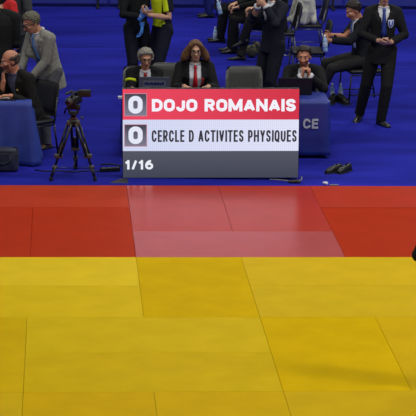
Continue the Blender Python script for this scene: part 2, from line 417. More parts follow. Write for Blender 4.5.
clothd = mat('navy_cloth', (42, 54, 136), 0.35, 0.5, var=0.12, scale=6, bump=0.5, bscale=14)
TL, TLc = table('folding table under a blue cloth at the left edge, bald man leaning on it', 'blue cloth hanging in folds over the table at the left edge', -2.3, -1.05, 4.16, 4.46, 0.69, -0.025, 0.026, 1.3, clothm)
TR, TRc = table('long folding table behind the scoreboard', 'shiny navy cloth on the long table behind the scoreboard, white letters at its right end', 0.02, 2.385, 4.58, 5.2, 0.64, 0.0, 0.004, 4.1, clothd)
for ch, lx, lw in (('C', 2.085, .088), ('E', 2.186, .074)):
    obj('letter', text_mesh('letter', ch, lw, .112, .012, .20, x0=lx, z0=.325, y=4.536), mat('white_print', (188, 190, 200), .6), TRc, smooth=False, label='white letter '+ch)

# ------------------------------------------------------------------ chairs
vinyl = mat('black_vinyl', (26, 26, 28), 0.38, 0.5, var=0.1, bump=0.1, bscale=60)
vinylg = mat('dark_grey_vinyl', (56, 56, 54), 0.45, 0.45, var=0.1)
chrome = mat('dull_chrome', (120, 122, 128), 0.3, metal=0.9)
blacktube = mat('black_tube', (16, 16, 17), 0.4, 0.5)
def curved_pad(w, h, t, bow, n=10, k=8):
    """upholstered back pad standing in x-z, bowed backwards in the middle, rounded edges"""
    vs_, fs = [], []
    for s in (0, 1):
        for j in range(k+1):
            for i in range(n+1):
                u, v = i/n*2-1, j/k*2-1
                e = (1-abs(u)**6)*(1-abs(v)**6)
                cx = u*w/2*(1-0.10*max(0, v)**4*1.0); cz = v*h/2*(1-0.06*u**4)
                y = bow*(1-u*u) + (-1 if s == 0 else 1)*t/2*max(0.0, e)**0.35
                vs_.append(V((cx, y, cz)))
    A = (n+1)*(k+1)
    for j in range(k):
        for i in range(n):
            a = j*(n+1)+i
            fs.append((a, a+1, a+n+2, a+n+1)); fs.append((A+a, A+a+n+1, A+a+n+2, A+a+1))
    rim = [i for i in range(n+1)]+[j*(n+1)+n for j in range(1, k+1)]+[k*(n+1)+i for i in range(n-1, -1, -1)]+[j*(n+1) for j in range(k-1, 0, -1)]
    for q in range(len(rim)):
        a, b = rim[q], rim[(q+1) % len(rim)]
        fs.append((a, A+a, A+b, b))
    return vs_, fs
def make_chair(label, loc, rz, group, pad=vinyl, tub=blacktube):
    t = thing('chair', label, 'chair', loc, rz, group)
    obj('seat', rbox(-0.23, 0.23, -0.22, 0.22, 0.40, 0.455, 0.022, 4), pad, t)
    g = xf(curved_pad(0.45, 0.40, 0.05, 0.035), Matrix.Translation((0, 0.265, 0.66)) @ Matrix.Rotation(R(-10), 4, 'X'))
    obj('backrest', g, pad, t)
    for s in (-1, 1):
        obj('leg', tube([(s*0.225, -0.235, 0.0), (s*0.225, -0.21, 0.39)], 0.011), tub, t)
        obj('leg', tube([(s*0.225, 0.27, 0.0), (s*0.225, 0.205, 0.40)], 0.011), tub, t)
        obj('back_upright', tube([(s*0.225, 0.205, 0.39), (s*0.225, 0.225, 0.50), (s*0.20, 0.275, 0.70)], 0.011), tub, t)
        obj('side_rail', tube([(s*0.225, -0.212, 0.385), (s*0.225, 0.207, 0.385)], 0.010), tub, t)
        obj('stretcher', tube([(s*0.225, -0.228, 0.12), (s*0.225, 0.25, 0.12)], 0.008), tub, t)
    return t
CH0 = make_chair('black padded chair the bald seated man sits on beside the left table', (-1.09, 4.63, FZ), R(-50), 'padded chairs')
def chair(label, x, y, rz, pad=None, tub=None):
    c = copy_tree(CH0); c.location = (x, y, FZ); c.rotation_euler = (0, 0, rz); c['label'] = label
    if pad or tub:
        for ch in [q for q in bpy.data.objects if q.parent == c]:
            ch.data = ch.data.copy()
            is_pad = ch.name.startswith(('seat', 'backrest'))
            ch.data.materials.clear(); ch.data.materials.append((pad or vinyl) if is_pad else (tub or blacktube))
    return c

# ------------------------------------------------------------------ people
skin_cols = {'fair': (196, 148, 122), 'tan': (184, 132, 104), 'ruddy': (188, 128, 100)}
def skin_mats(tone, stubble=False):
    c = skin_cols[tone]
    return [mat('skin_'+tone, c, 0.55, 0.35, var=0.06, scale=20), mat('eye_dark', (36, 28, 26), 0.25, var=0.02), mat('eye_white', (200, 192, 186), 0.3, var=0.02),
            mat('lip_'+tone, (c[0]*0.86, c[1]*0.62, c[2]*0.62), 0.5, var=0.05), mat('stubble_'+tone, (c[0]*0.6, c[1]*0.56, c[2]*0.55), 0.7, var=0.12, scale=80)]
def ik(a, b, l1, l2, pole):
    a, b = V(a), V(b); d = b-a; L = min(d.length, (l1+l2)*0.999); u = d.normalized(); b = a+u*L
    x = (l1*l1-l2*l2+L*L)/(2*L); hgt = math.sqrt(max(0, l1*l1-x*x))
    p = V(pole) - u*V(pole).dot(u); p.normalize()
    return a+u*x+p*hgt, b
def hand_geo(W, d, n, side, curl=30, thick=1.0, thumb_in=20):
    W, d, n = V(W), V(d).normalized(), V(n); n = (n-d*n.dot(d)).normalized()
    tx = d.cross(n)*(1 if side == 'R' else -1)
    gs = [tube([W-d*0.02, W+d*0.02, W+d*0.055, W+d*0.092], [(0.026*thick, 0.02*thick), (0.033*thick, 0.019*thick), (0.040*thick, 0.017*thick), (0.039*thick, 0.014*thick)], 10, ref=tx)]
    seg = ((0.044, 0.026, 0.021), (0.048, 0.030, 0.022), (0.044, 0.027, 0.021), (0.034, 0.021, 0.018))
    for k in range(4):
        o = (0.0305, 0.0102, -0.0102, -0.0300)[k]
        p = W + d*(0.082, 0.086, 0.083, 0.076)[k] + tx*o; a = 0; pts = [p-d*0.03, p]
        fan = R((8, 2, -4, -10)[k])
        for q in range(3):
            a += R(curl*(1.0, 1.15, 0.7)[q]*(0.9+0.07*k))
            dd = d*math.cos(a)+n*math.sin(a)
            dd = (dd + tx*math.sin(fan)*math.cos(a)).normalized()
            p = p+dd*seg[k][q]; pts.append(p)
        gs.append(tube(pts, [0.0085*thick, 0.0088*thick, 0.0082*thick, 0.0076*thick, 0.0066*thick], 8, ref=tx, dome=True))
    b = W + d*0.028 + tx*0.026
    t1 = (tx*0.75+d*0.62+n*0.25).normalized(); t2 = (tx*math.cos(R(60+thumb_in))+d*0.8+n*0.4).normalized()
    gs.append(tube([b-tx*0.015, b+t1*0.042, b+t1*0.042+t2*0.033, b+t1*0.042+t2*0.056], [0.0145*thick, 0.0115*thick, 0.0095*thick, 0.0078*thick], 8, dome=True))
    return join(*gs)
def shoe_geo(A, fd, up=V((0, 0, 1))):
    """shoe about ankle point A pointing along fd"""
    fd = V(fd).normalized(); up = (V(up)-fd*V(up).dot(fd)).normalized(); sd = fd.cross(up)
    B = A-up*0.08
    pr = [(-0.075, 0.030, 0.055), (-0.06, 0.036, 0.075), (-0.02, 0.038, 0.085), (0.04, 0.040, 0.072), (0.09, 0.046, 0.052), (0.14, 0.045, 0.042), (0.175, 0.034, 0.034), (0.192, 0.018, 0.026)]
    vs_, fs = [], []; S = 12
    for x, hw, hh in pr:
        for j in range(S):
            q = 2*PI*j/S; z = math.sin(q); zz = hh*(0.5+0.5*z) if z > 0 else hh*0.5*(1+max(-1, z*1.6))
            vs_.append(B+fd*x+sd*hw*math.cos(q)*(1.0 if z < 0.3 else 1.0)+up*zz)
    for i in range(len(pr)-1):
        for j in range(S):
            k = (j+1) % S; fs.append((i*S+j, i*S+k, (i+1)*S+k, (i+1)*S+j))
    fs.append(tuple(range(S-1, -1, -1))); fs.append(tuple(range((len(pr)-1)*S, len(pr)*S)))
    return join((vs_, fs), tube([A-up*0.03, A+up*0.02], [0.045, 0.042], 12, ref=sd))
TORSO = [(-0.10, .105, .09, 0), (-0.04, .158, .105, .01), (.06, .15, .10, 0), (.16, .137, .093, 0), (.28, .148, .104, 0), (.38, .162, .113, 0), (.46, .155, .098, .005), (.515, .085, .07, .01), (.545, .055, .055, .01)]
def person(label, loc, rz, s=1.03, wide=1.0, hip=(0, 0, .92), lean=0, side=0, twist=0, hunch=0.0, head=(0, 0, 0), hands=None, feet=None,
           skin='fair', hair=None, haircol=(40, 32, 26), stubble=False, top='jacket', topcol=(24, 24, 27), topmat=None, legcol=(24, 24, 27), shirtcol=(205, 206, 212), tie=None,
           shoecol=(16, 15, 15), glasses=False, group='people around the mat', sitting=False, hem=-0.16, vz=0.20, vk=0.30, badge=None, pin=None, lanyard=None, gloves=None,
           female=False, voxel=0.0062, sleeves=True, split=None, cuffs=False, lapels=False, armband=None, beard=None, longtop=True):
    root = thing('person', label, 'person', loc, rz, group, s)
    H = V(hip)
    M = Matrix.Translation(H) @ Matrix.Rotation(R(twist), 4, 'Z') @ Matrix.Rotation(R(side), 4, 'Y') @ Matrix.Rotation(R(lean), 4, 'X')
    wq = (0.93 if female else 1.0)*wide
    def T(x, y, z): return M @ V((x*wq, y-hunch*max(0, z/0.5)**2, z))
    def trunk(rows, seg=24):
        vs_, fs = [], []
        for z, rx, ry, yo in rows:
            for j in range(seg):
                q = 2*PI*j/seg; cx, sy = math.cos(q), math.sin(q)
                e = 0.85
                X = rx*math.copysign(abs(cx)**e, cx); Y = ry*math.copysign(abs(sy)**e, sy)+yo
                vs_.append(T(X, Y, z))
        n = len(rows)
        for i in range(n-1):
            for j in range(seg):
                k = (j+1) % seg; fs.append((i*seg+j, i*seg+k, (i+1)*seg+k, (i+1)*seg+j))
        fs.append(tuple(range(seg-1, -1, -1))); fs.append(tuple(range((n-1)*seg, n*seg)))
        return vs_, fs
    # joints
    SH = {'L': T(.185, .01, .455), 'R': T(-.185, .01, .455)}
    arm = {}
    defaults = {'L': dict(p=T(.24, -.05, -.02)), 'R': dict(p=T(-.24, -.05, -.02))}
    for k in 'LR':
        h = dict(defaults[k]); h.update((hands or {}).get(k, {}))
        sx = 1 if k == 'L' else -1
        pole = h.get('pole', M.to_3x3() @ V((sx*0.5, 1.0, -0.6)))
        el, wr = ik(SH[k], h['p'], .285, .255, pole)
        d = V(h.get('d', (wr-el))).normalized(); n = V(h.get('n', M.to_3x3() @ V((-sx, 0, 0))))
        arm[k] = (el, wr, d, n, h.get('curl', 25))
    HP = {'L': M @ V((.09, 0, 0)), 'R': M @ V((-.09, 0, 0))}
    leg = {}
    for k in 'LR':
        sx = 1 if k == 'L' else -1
        f = dict(p=(sx*0.11, 0.02, .08), d=(sx*0.25, -1, 0)); f.update((feet or {}).get(k, {}))
        kn, an = ik(HP[k], f['p'], .44, .43, f.get('pole', (sx*0.12, -1, 0.1)))
        leg[k] = (kn, an, V(f['d']), V(f.get('up', (0, 0, 1))))
    # head
    N = T(0, .0, .545)
    MH = Matrix.Translation(N) @ M.to_3x3().to_4x4() @ Matrix.Rotation(R(-lean), 4, 'X') @ Matrix.Rotation(R(-side), 4, 'Y') @ Euler((0, 0, R(head[0]))).to_matrix().to_4x4() @ Matrix.Rotation(R(head[1]), 4, 'X') @ Matrix.Rotation(R(head[2]), 4, 'Y') @ Matrix.Translation((0, -.025, .118))
    E3 = MH.to_3x3()
    def hd(c, r, rot=None): return ell(MH @ V(c), r, E3 if rot is None else E3 @ rot, 20, 14)
    nl = [tube([T(0, .012, .49), N+(MH @ V((0, .02, -.03))-N)*0.5, MH @ V((0, .025, -.03))], [.058, .052, .052], 14)]
    gh = [hd((0, .012, .035), (.074, .094, .088)), hd((0, -.028, -.025), (.060, .068, .082)), hd((0, -.045, -.082), (.040, .042, .032)),
          hd((0, -.075, .03), (.048, .022, .018)), hd((.038, -.062, -.02), (.022, .028, .022)), hd((-.038, -.062, -.02), (.022, .028, .022)),
          tube([MH @ V((0, -.088, .018)), MH @ V((0, -.108, -.018)), MH @ V((0, -.112, -.028))], [.010, .013, .014], 8, dome=True),
          hd((.014, -.096, -.029), (.010, .012, .008)), hd((-.014, -.096, -.029), (.010, .012, .008)),
          hd((0, -.092, -.055), (.024, .012, .008)), hd((0, -.088, -.066), (.02, .012, .007)),
          hd((.076, .012, -.005), (.010, .022, .032)), hd((-.076, .012, -.005), (.010, .022, .032)),
          hd((.031, -.082, .008), (.014, .011, .010)), hd((-.031, -.082, .008), (.014, .011, .010))]
    gb = [trunk(TORSO)] + nl + gh
    for k in 'LR':
        sx = 1 if k == 'L' else -1
        el, wr, d, n, cu = arm[k]; kn, an, fd, fu = leg[k]
        gb += [tube([T(sx*.05, .012, .515), T(sx*.12, .012, .49), SH[k]], [.036, .040, .050], 12), tube([SH[k], SH[k].lerp(el, .5), el, el.lerp(wr, .35), wr], [.056, .048, .041, .041, .027], 12, dome=True),
               tube([HP[k], HP[k].lerp(kn, .5), kn, kn.lerp(an, .35), an], [.085, .075, .056, .056, .038], 14, dome=True),
               tube([an, an+fd.normalized()*.04-fu*.05, an+fd.normalized()*.13-fu*.062], [.034, .022, .012], 10, dome=True)]
        if gloves is None: gb.append(hand_geo(wr, d, n, k, cu))
    bme = fuse('body', join(*gb), voxel, 2)
    body = obj('body', bme, skin_mats(skin), root)
    iM = MH.inverted()
    for p in bme.polygons:
        c = iM @ p.center
        if c.length < 0.17 and c.y < -0.035:
            ax = abs(c.x)
            ey = ((ax-.031)/.015)**2+((c.z-.008)/.0085)**2
            if ey < 1 and c.y < -.07: p.material_index = 1 if ((ax-.031)/.009)**2+((c.z-.008)/.009)**2 < 1 else 2
            elif abs(c.z-.030) < .0045 and .012 < ax < .052 and c.y < -.06: p.material_index = 1 if hair else 0
            elif ((ax)/.026)**2+((c.z+.060)/.012)**2 < 1 and c.y < -.07: p.material_index = 3
            elif stubble and c.z < -.028+ .25*max(0, ax-.03) and c.z > -.125 and not (((ax)/.03)**2+((c.z+.03)/.012)**2 < 1): p.material_index = 4
    # hair
    hm = mat('hair_%d_%d_%d' % haircol, haircol, 0.55, 0.3, var=0.35, scale=60, stretch=(1, 1, 0.3))
    if hair:
        lumps = []; rnd = random.Random(hash(label) % 999 if False else len(label))
        NN = 260
        for i in range(NN):
            z = 1-2*(i+.5)/NN; ph = i*2.399963
            dv = V((math.sqrt(1-z*z)*math.cos(ph), math.sqrt(1-z*z)*math.sin(ph), z))
            p = V((dv.x*.078, .012+dv.y*.098, .035+dv.z*.092))
            line = .090 if hair != 'receding' else .098
            ok = (p.z > line-0.012*abs(p.x)/.05) or (p.y > -.03 and p.z > .035) or (p.y > .03 and p.z > -.055) or (p.y > .0 and p.z > -.005)
            if hair == 'receding' and p.z > .085 and p.y < -.02: ok = False
            if hair == 'fringe': ok = (p.y > .0 and -.05 < p.z < .055)
            if not ok: continue
            r = (.010+.011*rnd.random()) if hair != 'thick' else (.02+.012*rnd.random())
            lumps.append(ell(MH @ (p+dv*0.004), (r, r, r*0.8), None, 8, 6))
        if hair == 'bob':
            lumps += [hd((0, .03, .045), (.096, .095, .094)), hd((0, .06, -.03), (.12, .06, .09))]
            for sx in (-1, 1):
                lumps.append(tube([MH @ V((sx*.02, -.062, .108)), MH @ V((sx*.062, -.055, .075)), MH @ V((sx*.090, -.03, .02)), MH @ V((sx*.112, -.02, -.04)), MH @ V((sx*.140, -.015, -.085)), MH @ V((sx*.158, -.012, -.108))],
                                  [.022, .030, .038, .046, .046, .026], 10, dome=True))
                lumps.append(tube([MH @ V((sx*.08, .03, .02)), MH @ V((sx*.12, .03, -.05)), MH @ V((sx*.15, .03, -.105))], [.045, .055, .035], 10, dome=True))
        obj('hair', fuse('hair', join(*lumps), 0.0055, 1), hm, root)
    if beard:
        lumps = []
        for i in range(60):
            a = -1.25+2.5*(i % 12)/11; zr = (i//12)/4
            x = math.sin(a)*(.066-.012*zr); y = -math.cos(a)*(.072)-.015-.012*(1-abs(a)); z = -.045-.062*zr
            if abs(x) < .024 and z > -.072: continue
            lumps.append(ell(MH @ V((x, y*0.98, z)), .012, None, 8, 6))
        obj('beard', fuse('beard', join(*lumps), 0.006, 1), mat('beard_%d_%d_%d' % beard, beard, 0.7, var=0.3, scale=70), root)
    if glasses:
        gm = []
        for sx in (-1, 1):
            ring = [MH @ V((sx*.033+.024*math.cos(q*PI/8), -.108+.006*abs(math.cos(q*PI/8)), .007+.017*math.sin(q*PI/8))) for q in range(17)]
            gm.append(tube(ring, .0038, 6)); gm.append(tube([MH @ V((sx*.058, -.103, .012)), MH @ V((sx*.076, -.05, .012)), MH @ V((sx*.08, .01, .008))], .003, 6))
        gm.append(tube([MH @ V((-.010, -.110, .012)), MH @ V((.010, -.110, .012))], .003, 6))
        obj('glasses', join(*gm), mat('glasses_black', (20, 18, 18), 0.3), root)
    # trousers and shoes
    lm = mat('cloth_%d_%d_%d' % legcol, legcol, 0.85, 0.2, var=0.18, scale=30)
    g = [trunk([(-0.12, .12, .10, 0), (-0.05, .172, .12, .008), (.05, .165, .112, 0), (.10, .155, .105, 0)])]
    for k in 'LR':
        kn, an, fd, fu = leg[k]
        dn = (an-kn).normalized()
        g.append(tube([HP[k], HP[k].lerp(kn, .5), kn, kn.lerp(an, .4), kn.lerp(an, .85), an+dn*.02], [.098, .090, .074, .071, .063, .062], 16, dome=False))
        g.append(ell(kn, .074))
        g.append(ell(HP[k], .10))
    obj('trousers', fuse('trousers', join(*g), 0.011, 3), lm, root)
    smt = mat('leather_%d_%d_%d' % shoecol, shoecol, 0.4, 0.5, var=0.1)
    for k in 'LR':
        kn, an, fd, fu = leg[k]
        obj('shoe', shoe_geo(an, fd, fu), smt, root)
    # top
    if top in ('jacket', 'shirt'):
        add = 0.0 if top == 'jacket' else -0.012
        rows = [(hem, .188+add, .142+add, .0), (-.05, .186+add, .138+add, .0), (.06, .172+add, .124+add, 0), (.16, .164+add, .117+add, 0), (.28, .174+add, .127+add, 0), (.38, .187+add, .135+add, 0), (.455, .182+add, .120+add, .004), (.505, .105, .09, .01), (.53, .068, .070, .012)]
        if female: rows = [(a, b*0.96, c_+(0.022 if abs(a-.33) < .08 else 0), d_-(0.02 if abs(a-.33) < .08 else 0)) for a, b, c_, d_ in rows]
        rows = [q for q in rows if q[0] >= hem]
        g = [trunk(rows)]
        for k in 'LR':
            sx = 1 if k == 'L' else -1
            el, wr, d, n, cu = arm[k]
            e2 = 1.0 if top == 'jacket' else 0.92
            g.append(tube([T(sx*.06, .012, .50), T(sx*.12, .012, .485), SH[k]], [.06*e2, .065*e2, .070*e2], 14, dome=True))
            if sleeves:
                g.append(tube([SH[k], SH[k].lerp(el, .5), el, el.lerp(wr, .5), el.lerp(wr, .93)], [.073*e2, .066*e2, .059*e2, .053*e2, .044*e2], 14)); g.append(ell(SH[k], .073*e2)); g.append(ell(el, .059*e2))
            else:
                g.append(tube([SH[k], SH[k].lerp(el, .75)], [.073, .07], 14)); g.append(ell(SH[k], .073))
        jm = fuse('jacket' if top == 'jacket' else 'shirt', join(*g), 0.0095, 4)
        tm = topmat or mat('cloth_%d_%d_%d' % topcol, topcol, 0.85, 0.2, var=0.18, scale=30)
        inv = M.inverted()
        if top == 'jacket':
            bm = bmesh.new(); bm.from_mesh(jm); kill = []
            for f in bm.faces:
                c = inv @ f.calc_center_median(); yy = c.y+hunch*max(0, c.z/0.5)**2
                if vz < c.z < .56 and yy < -0.02 and abs(c.x) < min(.012+(c.z-vz)*vk, .074) and c.z < .535: kill.append(f)
            bmesh.ops.delete(bm, geom=kill, context='FACES'); bm.to_mesh(jm); bm.free()
            shm = mat('shirt_%d_%d_%d' % shirtcol, shirtcol, 0.8, 0.2, var=0.05)
            rows2 = [(.0, .150, .108, 0), (.16, .150, .106, 0), (.28, .160, .117, 0), (.38, .173, .125, 0), (.455, .168, .110, .004), (.51, .088, .080, .01), (.53, .062, .064, .012)]
            if female: rows2 = [(a, b*0.96, c_+(0.022 if abs(a-.33) < .08 else 0), d_-(0.02 if abs(a-.33) < .08 else 0)) for a, b, c_, d_ in rows2]
            sg = fuse('shirt', trunk(rows2), 0.012, 2)
            so = obj('shirt', sg, shm, root)
            ring = [T(.063*math.cos(q*PI/10), .006+.066*math.sin(q*PI/10), .535+.018*math.sin(q*PI/10)) for q in range(21)]
            obj('collar', tube(ring, [(.010, .020)]*21, 8, ref=M.to_3x3() @ V((0, 0.001, 1))), shm, so)
            if tie:
                bv = BVHTree.FromPolygons([v.co.copy() for v in sg.vertices], [tuple(p.vertices) for p in sg.polygons])
                vs_, fs = [], []; zs = [.515, .49, .475, .42, .36, .30, .24, .17]; ws = [.017, .022, .014, .020, .025, .030, .034, .036]
                fwd = M.to_3x3() @ V((0, 1, 0)); rt = M.to_3x3() @ V((1, 0, 0))
                for z, w2 in zip(zs, ws):
                    o0 = T(0, 0, z) - fwd*0.5
                    hit = bv.ray_cast(o0, fwd)[0]
                    c = hit if hit is not None else T(0, -.1, z)
                    bulge = .014 if z < .48 else .022
                    c = c-fwd*bulge
                    vs_ += [c-rt*w2, c-fwd*.004, c+rt*w2, c+fwd*.010]
                for i in range(len(zs)-1):
                    for j in range(4):
                        fs.append((i*4+j, i*4+(j+1) % 4, (i+1)*4+(j+1) % 4, (i+1)*4+j))
                fs += [(3, 2, 1, 0), tuple(range(len(vs_)-4, len(vs_)))]
                obj('tie', (vs_, fs), mat('tie_%d_%d_%d' % tie, tie, 0.5, 0.4, var=0.15), root)
        jo = obj('jacket' if top == 'jacket' else 'shirt', jm, tm, root)
        if split:
            jm.materials.append(split[0])
            for p in jm.polygons:
                c = inv @ p.center
                if split[1](c): p.material_index = 1
        bvj = BVHTree.FromPolygons([v.co.copy() for v in jm.vertices], [tuple(p.vertices) for p in jm.polygons])
        fwd = M.to_3x3() @ V((0, 1, 0))
        def patch(name, x, z, w2, h2, m, shape='rect', off=.004, lab=None, n=8, par=root):
            vs_, fs = [], []
            for j in range(n+1):
                for i in range(n+1):
                    v = j/n; u = i/n*2-1
                    ww = w2/2
                    if shape == 'shield': ww *= 1.0 if v > .45 else max(.08, math.sin(PI/2*(v/.45)**0.8))
                    px, pz = x+u*ww, z+(v-.5)*h2
                    o0 = T(px, 0, pz)-fwd*0.5; hit = bvj.ray_cast(o0, fwd)[0]
                    if hit is None: hit = T(px, -.125, pz)
                    vs_.append(hit-fwd*off)
            for j in range(n):
                for i in range(n):
                    a = j*(n+1)+i; fs.append((a, a+1, a+n+2, a+n+1))
            o = obj(name, (vs_, fs), m, par, label=lab)
            sm = o.modifiers.new('t', 'SOLIDIFY'); sm.thickness = .003; sm.offset = -1
            return o
        badge_x = .070 if female else .095
        if badge:
            bo = patch('badge', badge_x, .33, .082, .10, mat('badge_edge_%d_%d_%d' % badge[0], badge[0], .6), 'shield', .005, badge[3])
            patch('emblem', badge_x, .333, .058, .072, mat('badge_in_%d_%d_%d' % badge[1], badge[1], .6), 'shield', .009, par=bo)
            patch('emblem', badge_x, .338, .022, .05, mat('badge_mark_%d_%d_%d' % badge[2], badge[2], .6), 'rect', .012, n=4, par=bo)
        if pin: patch('pin', pin[0], pin[1], .022, .022, mat('pin_gold', (226, 205, 120), .3, metal=.4), 'rect', .006, n=3)
        if lanyard: patch('name_card', lanyard[1], lanyard[2], .075, .10, mat('card_%d_%d_%d' % lanyard[0], lanyard[0], .5), 'rect', .01, lanyard[3], n=4)
        if lapels:
            for sx in (-1, 1):
                vs_, fs = [], []
                zs = [vz+.01, vz+.08, vz+.16, vz+.22, vz+.25, .50, .53]
                for i, z in enumerate(zs):
                    xi = .012+(z-vz)*vk; wd = [.004, .03, .05, .062, .045, .035, .02][i]
                    for x in (xi-.006, xi+wd):
                        o0 = T(sx*x, 0, z)-fwd*.5; hit = bvj.ray_cast(o0, fwd)[0]
                        if hit is None or (hit-o0).length > .62: hit = T(sx*x, -.118, z)
                        vs_.append(hit-fwd*.007)
                for i in range(len(zs)-1): fs.append((2*i, 2*i+1, 2*i+3, 2*i+2))
                lo = obj('lapel', (vs_, fs), tm, jo); sm = lo.modifiers.new('t', 'SOLIDIFY'); sm.thickness = .004; sm.offset = -1
        if armband:
            q0, q1 = SH['R'].lerp(arm['R'][0], .34), SH['R'].lerp(arm['R'][0], .44)
            obj('armband', tube([q0, q1], [.076, .073], 16), armband, root, label='lime yellow band on the sleeve')
        if cuffs:
            for k in 'LR':
                el, wr, d, n, cu = arm[k]
                obj('cuff', tube([el.lerp(wr, .86), el.lerp(wr, .99)], [.046, .043], 14), mat('shirt_%d_%d_%d' % shirtcol, shirtcol, .8, .2, var=.05), root)
    if gloves:
        for k in 'LR':
            el, wr, d, n, cu = arm[k]
            obj('glove', fuse('glove', join(hand_geo(wr, d, n, k, cu, 1.15), tube([wr-d*.05, wr], [.036, .034], 12)), .006, 2), mat('blue_nitrile', gloves, .45, .4, var=.08), root)
    root['_m'] = 0
    del root['_m']
    return root

BLK = (27, 27, 29); NAVY = (26, 28, 40)
def loc_of(x, y, z=FZ): return (x, y, z)
def wl(loc, rz, s):
    """world point (height above the floor) -> the figure's own frame"""
    def f(x, y, z):
        dx, dy = x-loc[0], y-loc[1]; c, n = math.cos(-rz), math.sin(-rz)
        return V(((dx*c-dy*n)/s, (dx*n+dy*c)/s, z/s))
    return f
def wd(rz):
    def f(x, y, z):
        c, n = math.cos(-rz), math.sin(-rz)
        return V((x*c-y*n, x*n+y*c, z))
    return f
SITFEET = lambda fy=-.45, w=.11: {'L': dict(p=(w, fy, .08), d=(.15, -1, 0)), 'R': dict(p=(-w, fy, .08), d=(-.15, -1, 0))}

# left table
l, a = (-1.07, 4.66), R(-48); W = wl(l, a, 1.0); D = wd(a)
person('bald man in a black suit seated at the left table, hand raised to his mouth', loc_of(*l), a, s=1.0, hip=(0, .0, .53), lean=20, hunch=.03, head=(-30, 14, 0), skin='ruddy', stubble=True,
       hair='fringe', haircol=(70, 58, 50), hands={'R': dict(p=W(-1.36, 4.44, .92), d=D(-.1, .2, 1), n=D(.6, .2, .1), curl=45, pole=D(-.3, .1, -1)), 'L': dict(p=W(-1.28, 4.30, .775), d=D(-1, .05, 0), n=(0, 0, -1), curl=20)},
       feet=SITFEET(-.42), hem=-.08, shirtcol=(74, 80, 104), vz=.24, pin=(.085, .36), lanyard=((110, 150, 200), .10, .22, 'light blue name card'), topcol=(28, 26, 24))
l, a = (-0.85, 5.22), R(-52); W = wl(l, a, .98); D = wd(a)
person('man in a grey jacket and light blue tie bending over the left table', loc_of(*l), a, s=.98, wide=.95, hip=(0, .02, .91), lean=13, hunch=.06, head=(-14, 28, 0), skin='tan', hair='short', haircol=(88, 84, 70),
       topcol=(132, 131, 124), legcol=(78, 78, 84), shirtcol=(188, 186, 188), tie=(104, 148, 205), vz=.10, vk=.26, lapels=True, shoecol=(70, 52, 34), glasses=True,
       hands={'L': dict(p=W(-1.06, 4.97, .86), d=D(-1, -.1, -.25), n=D(0, 0, -1), curl=25, pole=D(1, .2, -.3)), 'R': dict(p=W(-1.22, 5.08, .86), d=D(-1, -.3, -.3), n=D(0, 0, -1), curl=25)},
       feet={'L': dict(p=W(-.88, 5.05, .08), d=(.1, -1, 0)), 'R': dict(p=W(-.98, 5.22, .08), d=(-.1, -1, 0))}, hem=-.20)
person('person in black standing with back turned at the left edge, behind the bald man', loc_of(-1.47, 5.55), R(168), lean=6, hunch=.04, hands={'L': dict(p=(.10, -.30, 1.05)), 'R': dict(p=(-.10, -.30, 1.1))}, head=(20, 15, 0), hair='thick', haircol=(46, 36, 28),
       topcol=(24, 25, 26), legcol=(22, 22, 24), shirtcol=(30, 30, 30), vz=.45, s=1.07)
person('person in a red top standing behind the one in black, top left corner', loc_of(-1.50, 7.3), R(165), s=1.0, hair='short', haircol=(40, 30, 24), top='shirt', topcol=(196, 44, 44), split=(mat('cloth_24_24_27', (24, 24, 27), .85, .2, var=.18, scale=30), lambda c: c.z < .34), legcol=(24, 25, 40))
person('person in a charcoal coat standing behind the head of the man in grey', loc_of(-1.36, 8.7), R(160), s=1.02, hair='short', haircol=(50, 40, 30), topcol=(62, 63, 64), legcol=(52, 53, 56), shirtcol=(60, 60, 60), vz=.45)

# first aiders behind
yel = mat('hi_vis_yellow', (206, 222, 22), .7, .3, var=.05)
navy = mat('navy_panel', (22, 24, 36), .8, .2)
l, a = (0.62, 8.15), R(-68); W = wl(l, a, 1.03); D = wd(a)
person('first aider in a yellow and navy high visibility shirt standing behind the grey-haired man', loc_of(*l), a, top='shirt', topmat=yel, split=(navy, lambda c: c.y > -.03 or (c.y > -.06 and .12 < c.x < .155 and c.z > .2)), legcol=(26, 28, 42), hair='short', haircol=(44, 34, 26), sleeves=False,
       hands={'L': dict(p=W(.43, 7.93, 1.16), d=D(-.8, -.1, .5), n=D(.1, .5, .5), curl=40, pole=D(.6, -.3, -1)), 'R': dict(p=W(.42, 8.1, 1.18), curl=40)}, lean=4, hem=.05, wide=.92)
l, a = (0.28, 8.3), R(32); W = wl(l, a, 1.02); D = wd(a)
person('first aider in black with blue gloves standing beside the one in yellow', loc_of(*l), a, s=1.02, top='shirt', topcol=(24, 26, 28), legcol=(24, 26, 36), hair='short', haircol=(30, 26, 24), gloves=(72, 132, 214), hem=.05, wide=.9,
       hands={'R': dict(p=W(.33, 7.98, 1.13), d=D(.5, -.2, .6), n=D(.2, .8, 0), curl=40, pole=D(-1, .2, -.6)), 'L': dict(p=W(.34, 8.0, 0.98), d=D(0, -.1, -1), n=D(-.8, 0, 0), curl=30)})

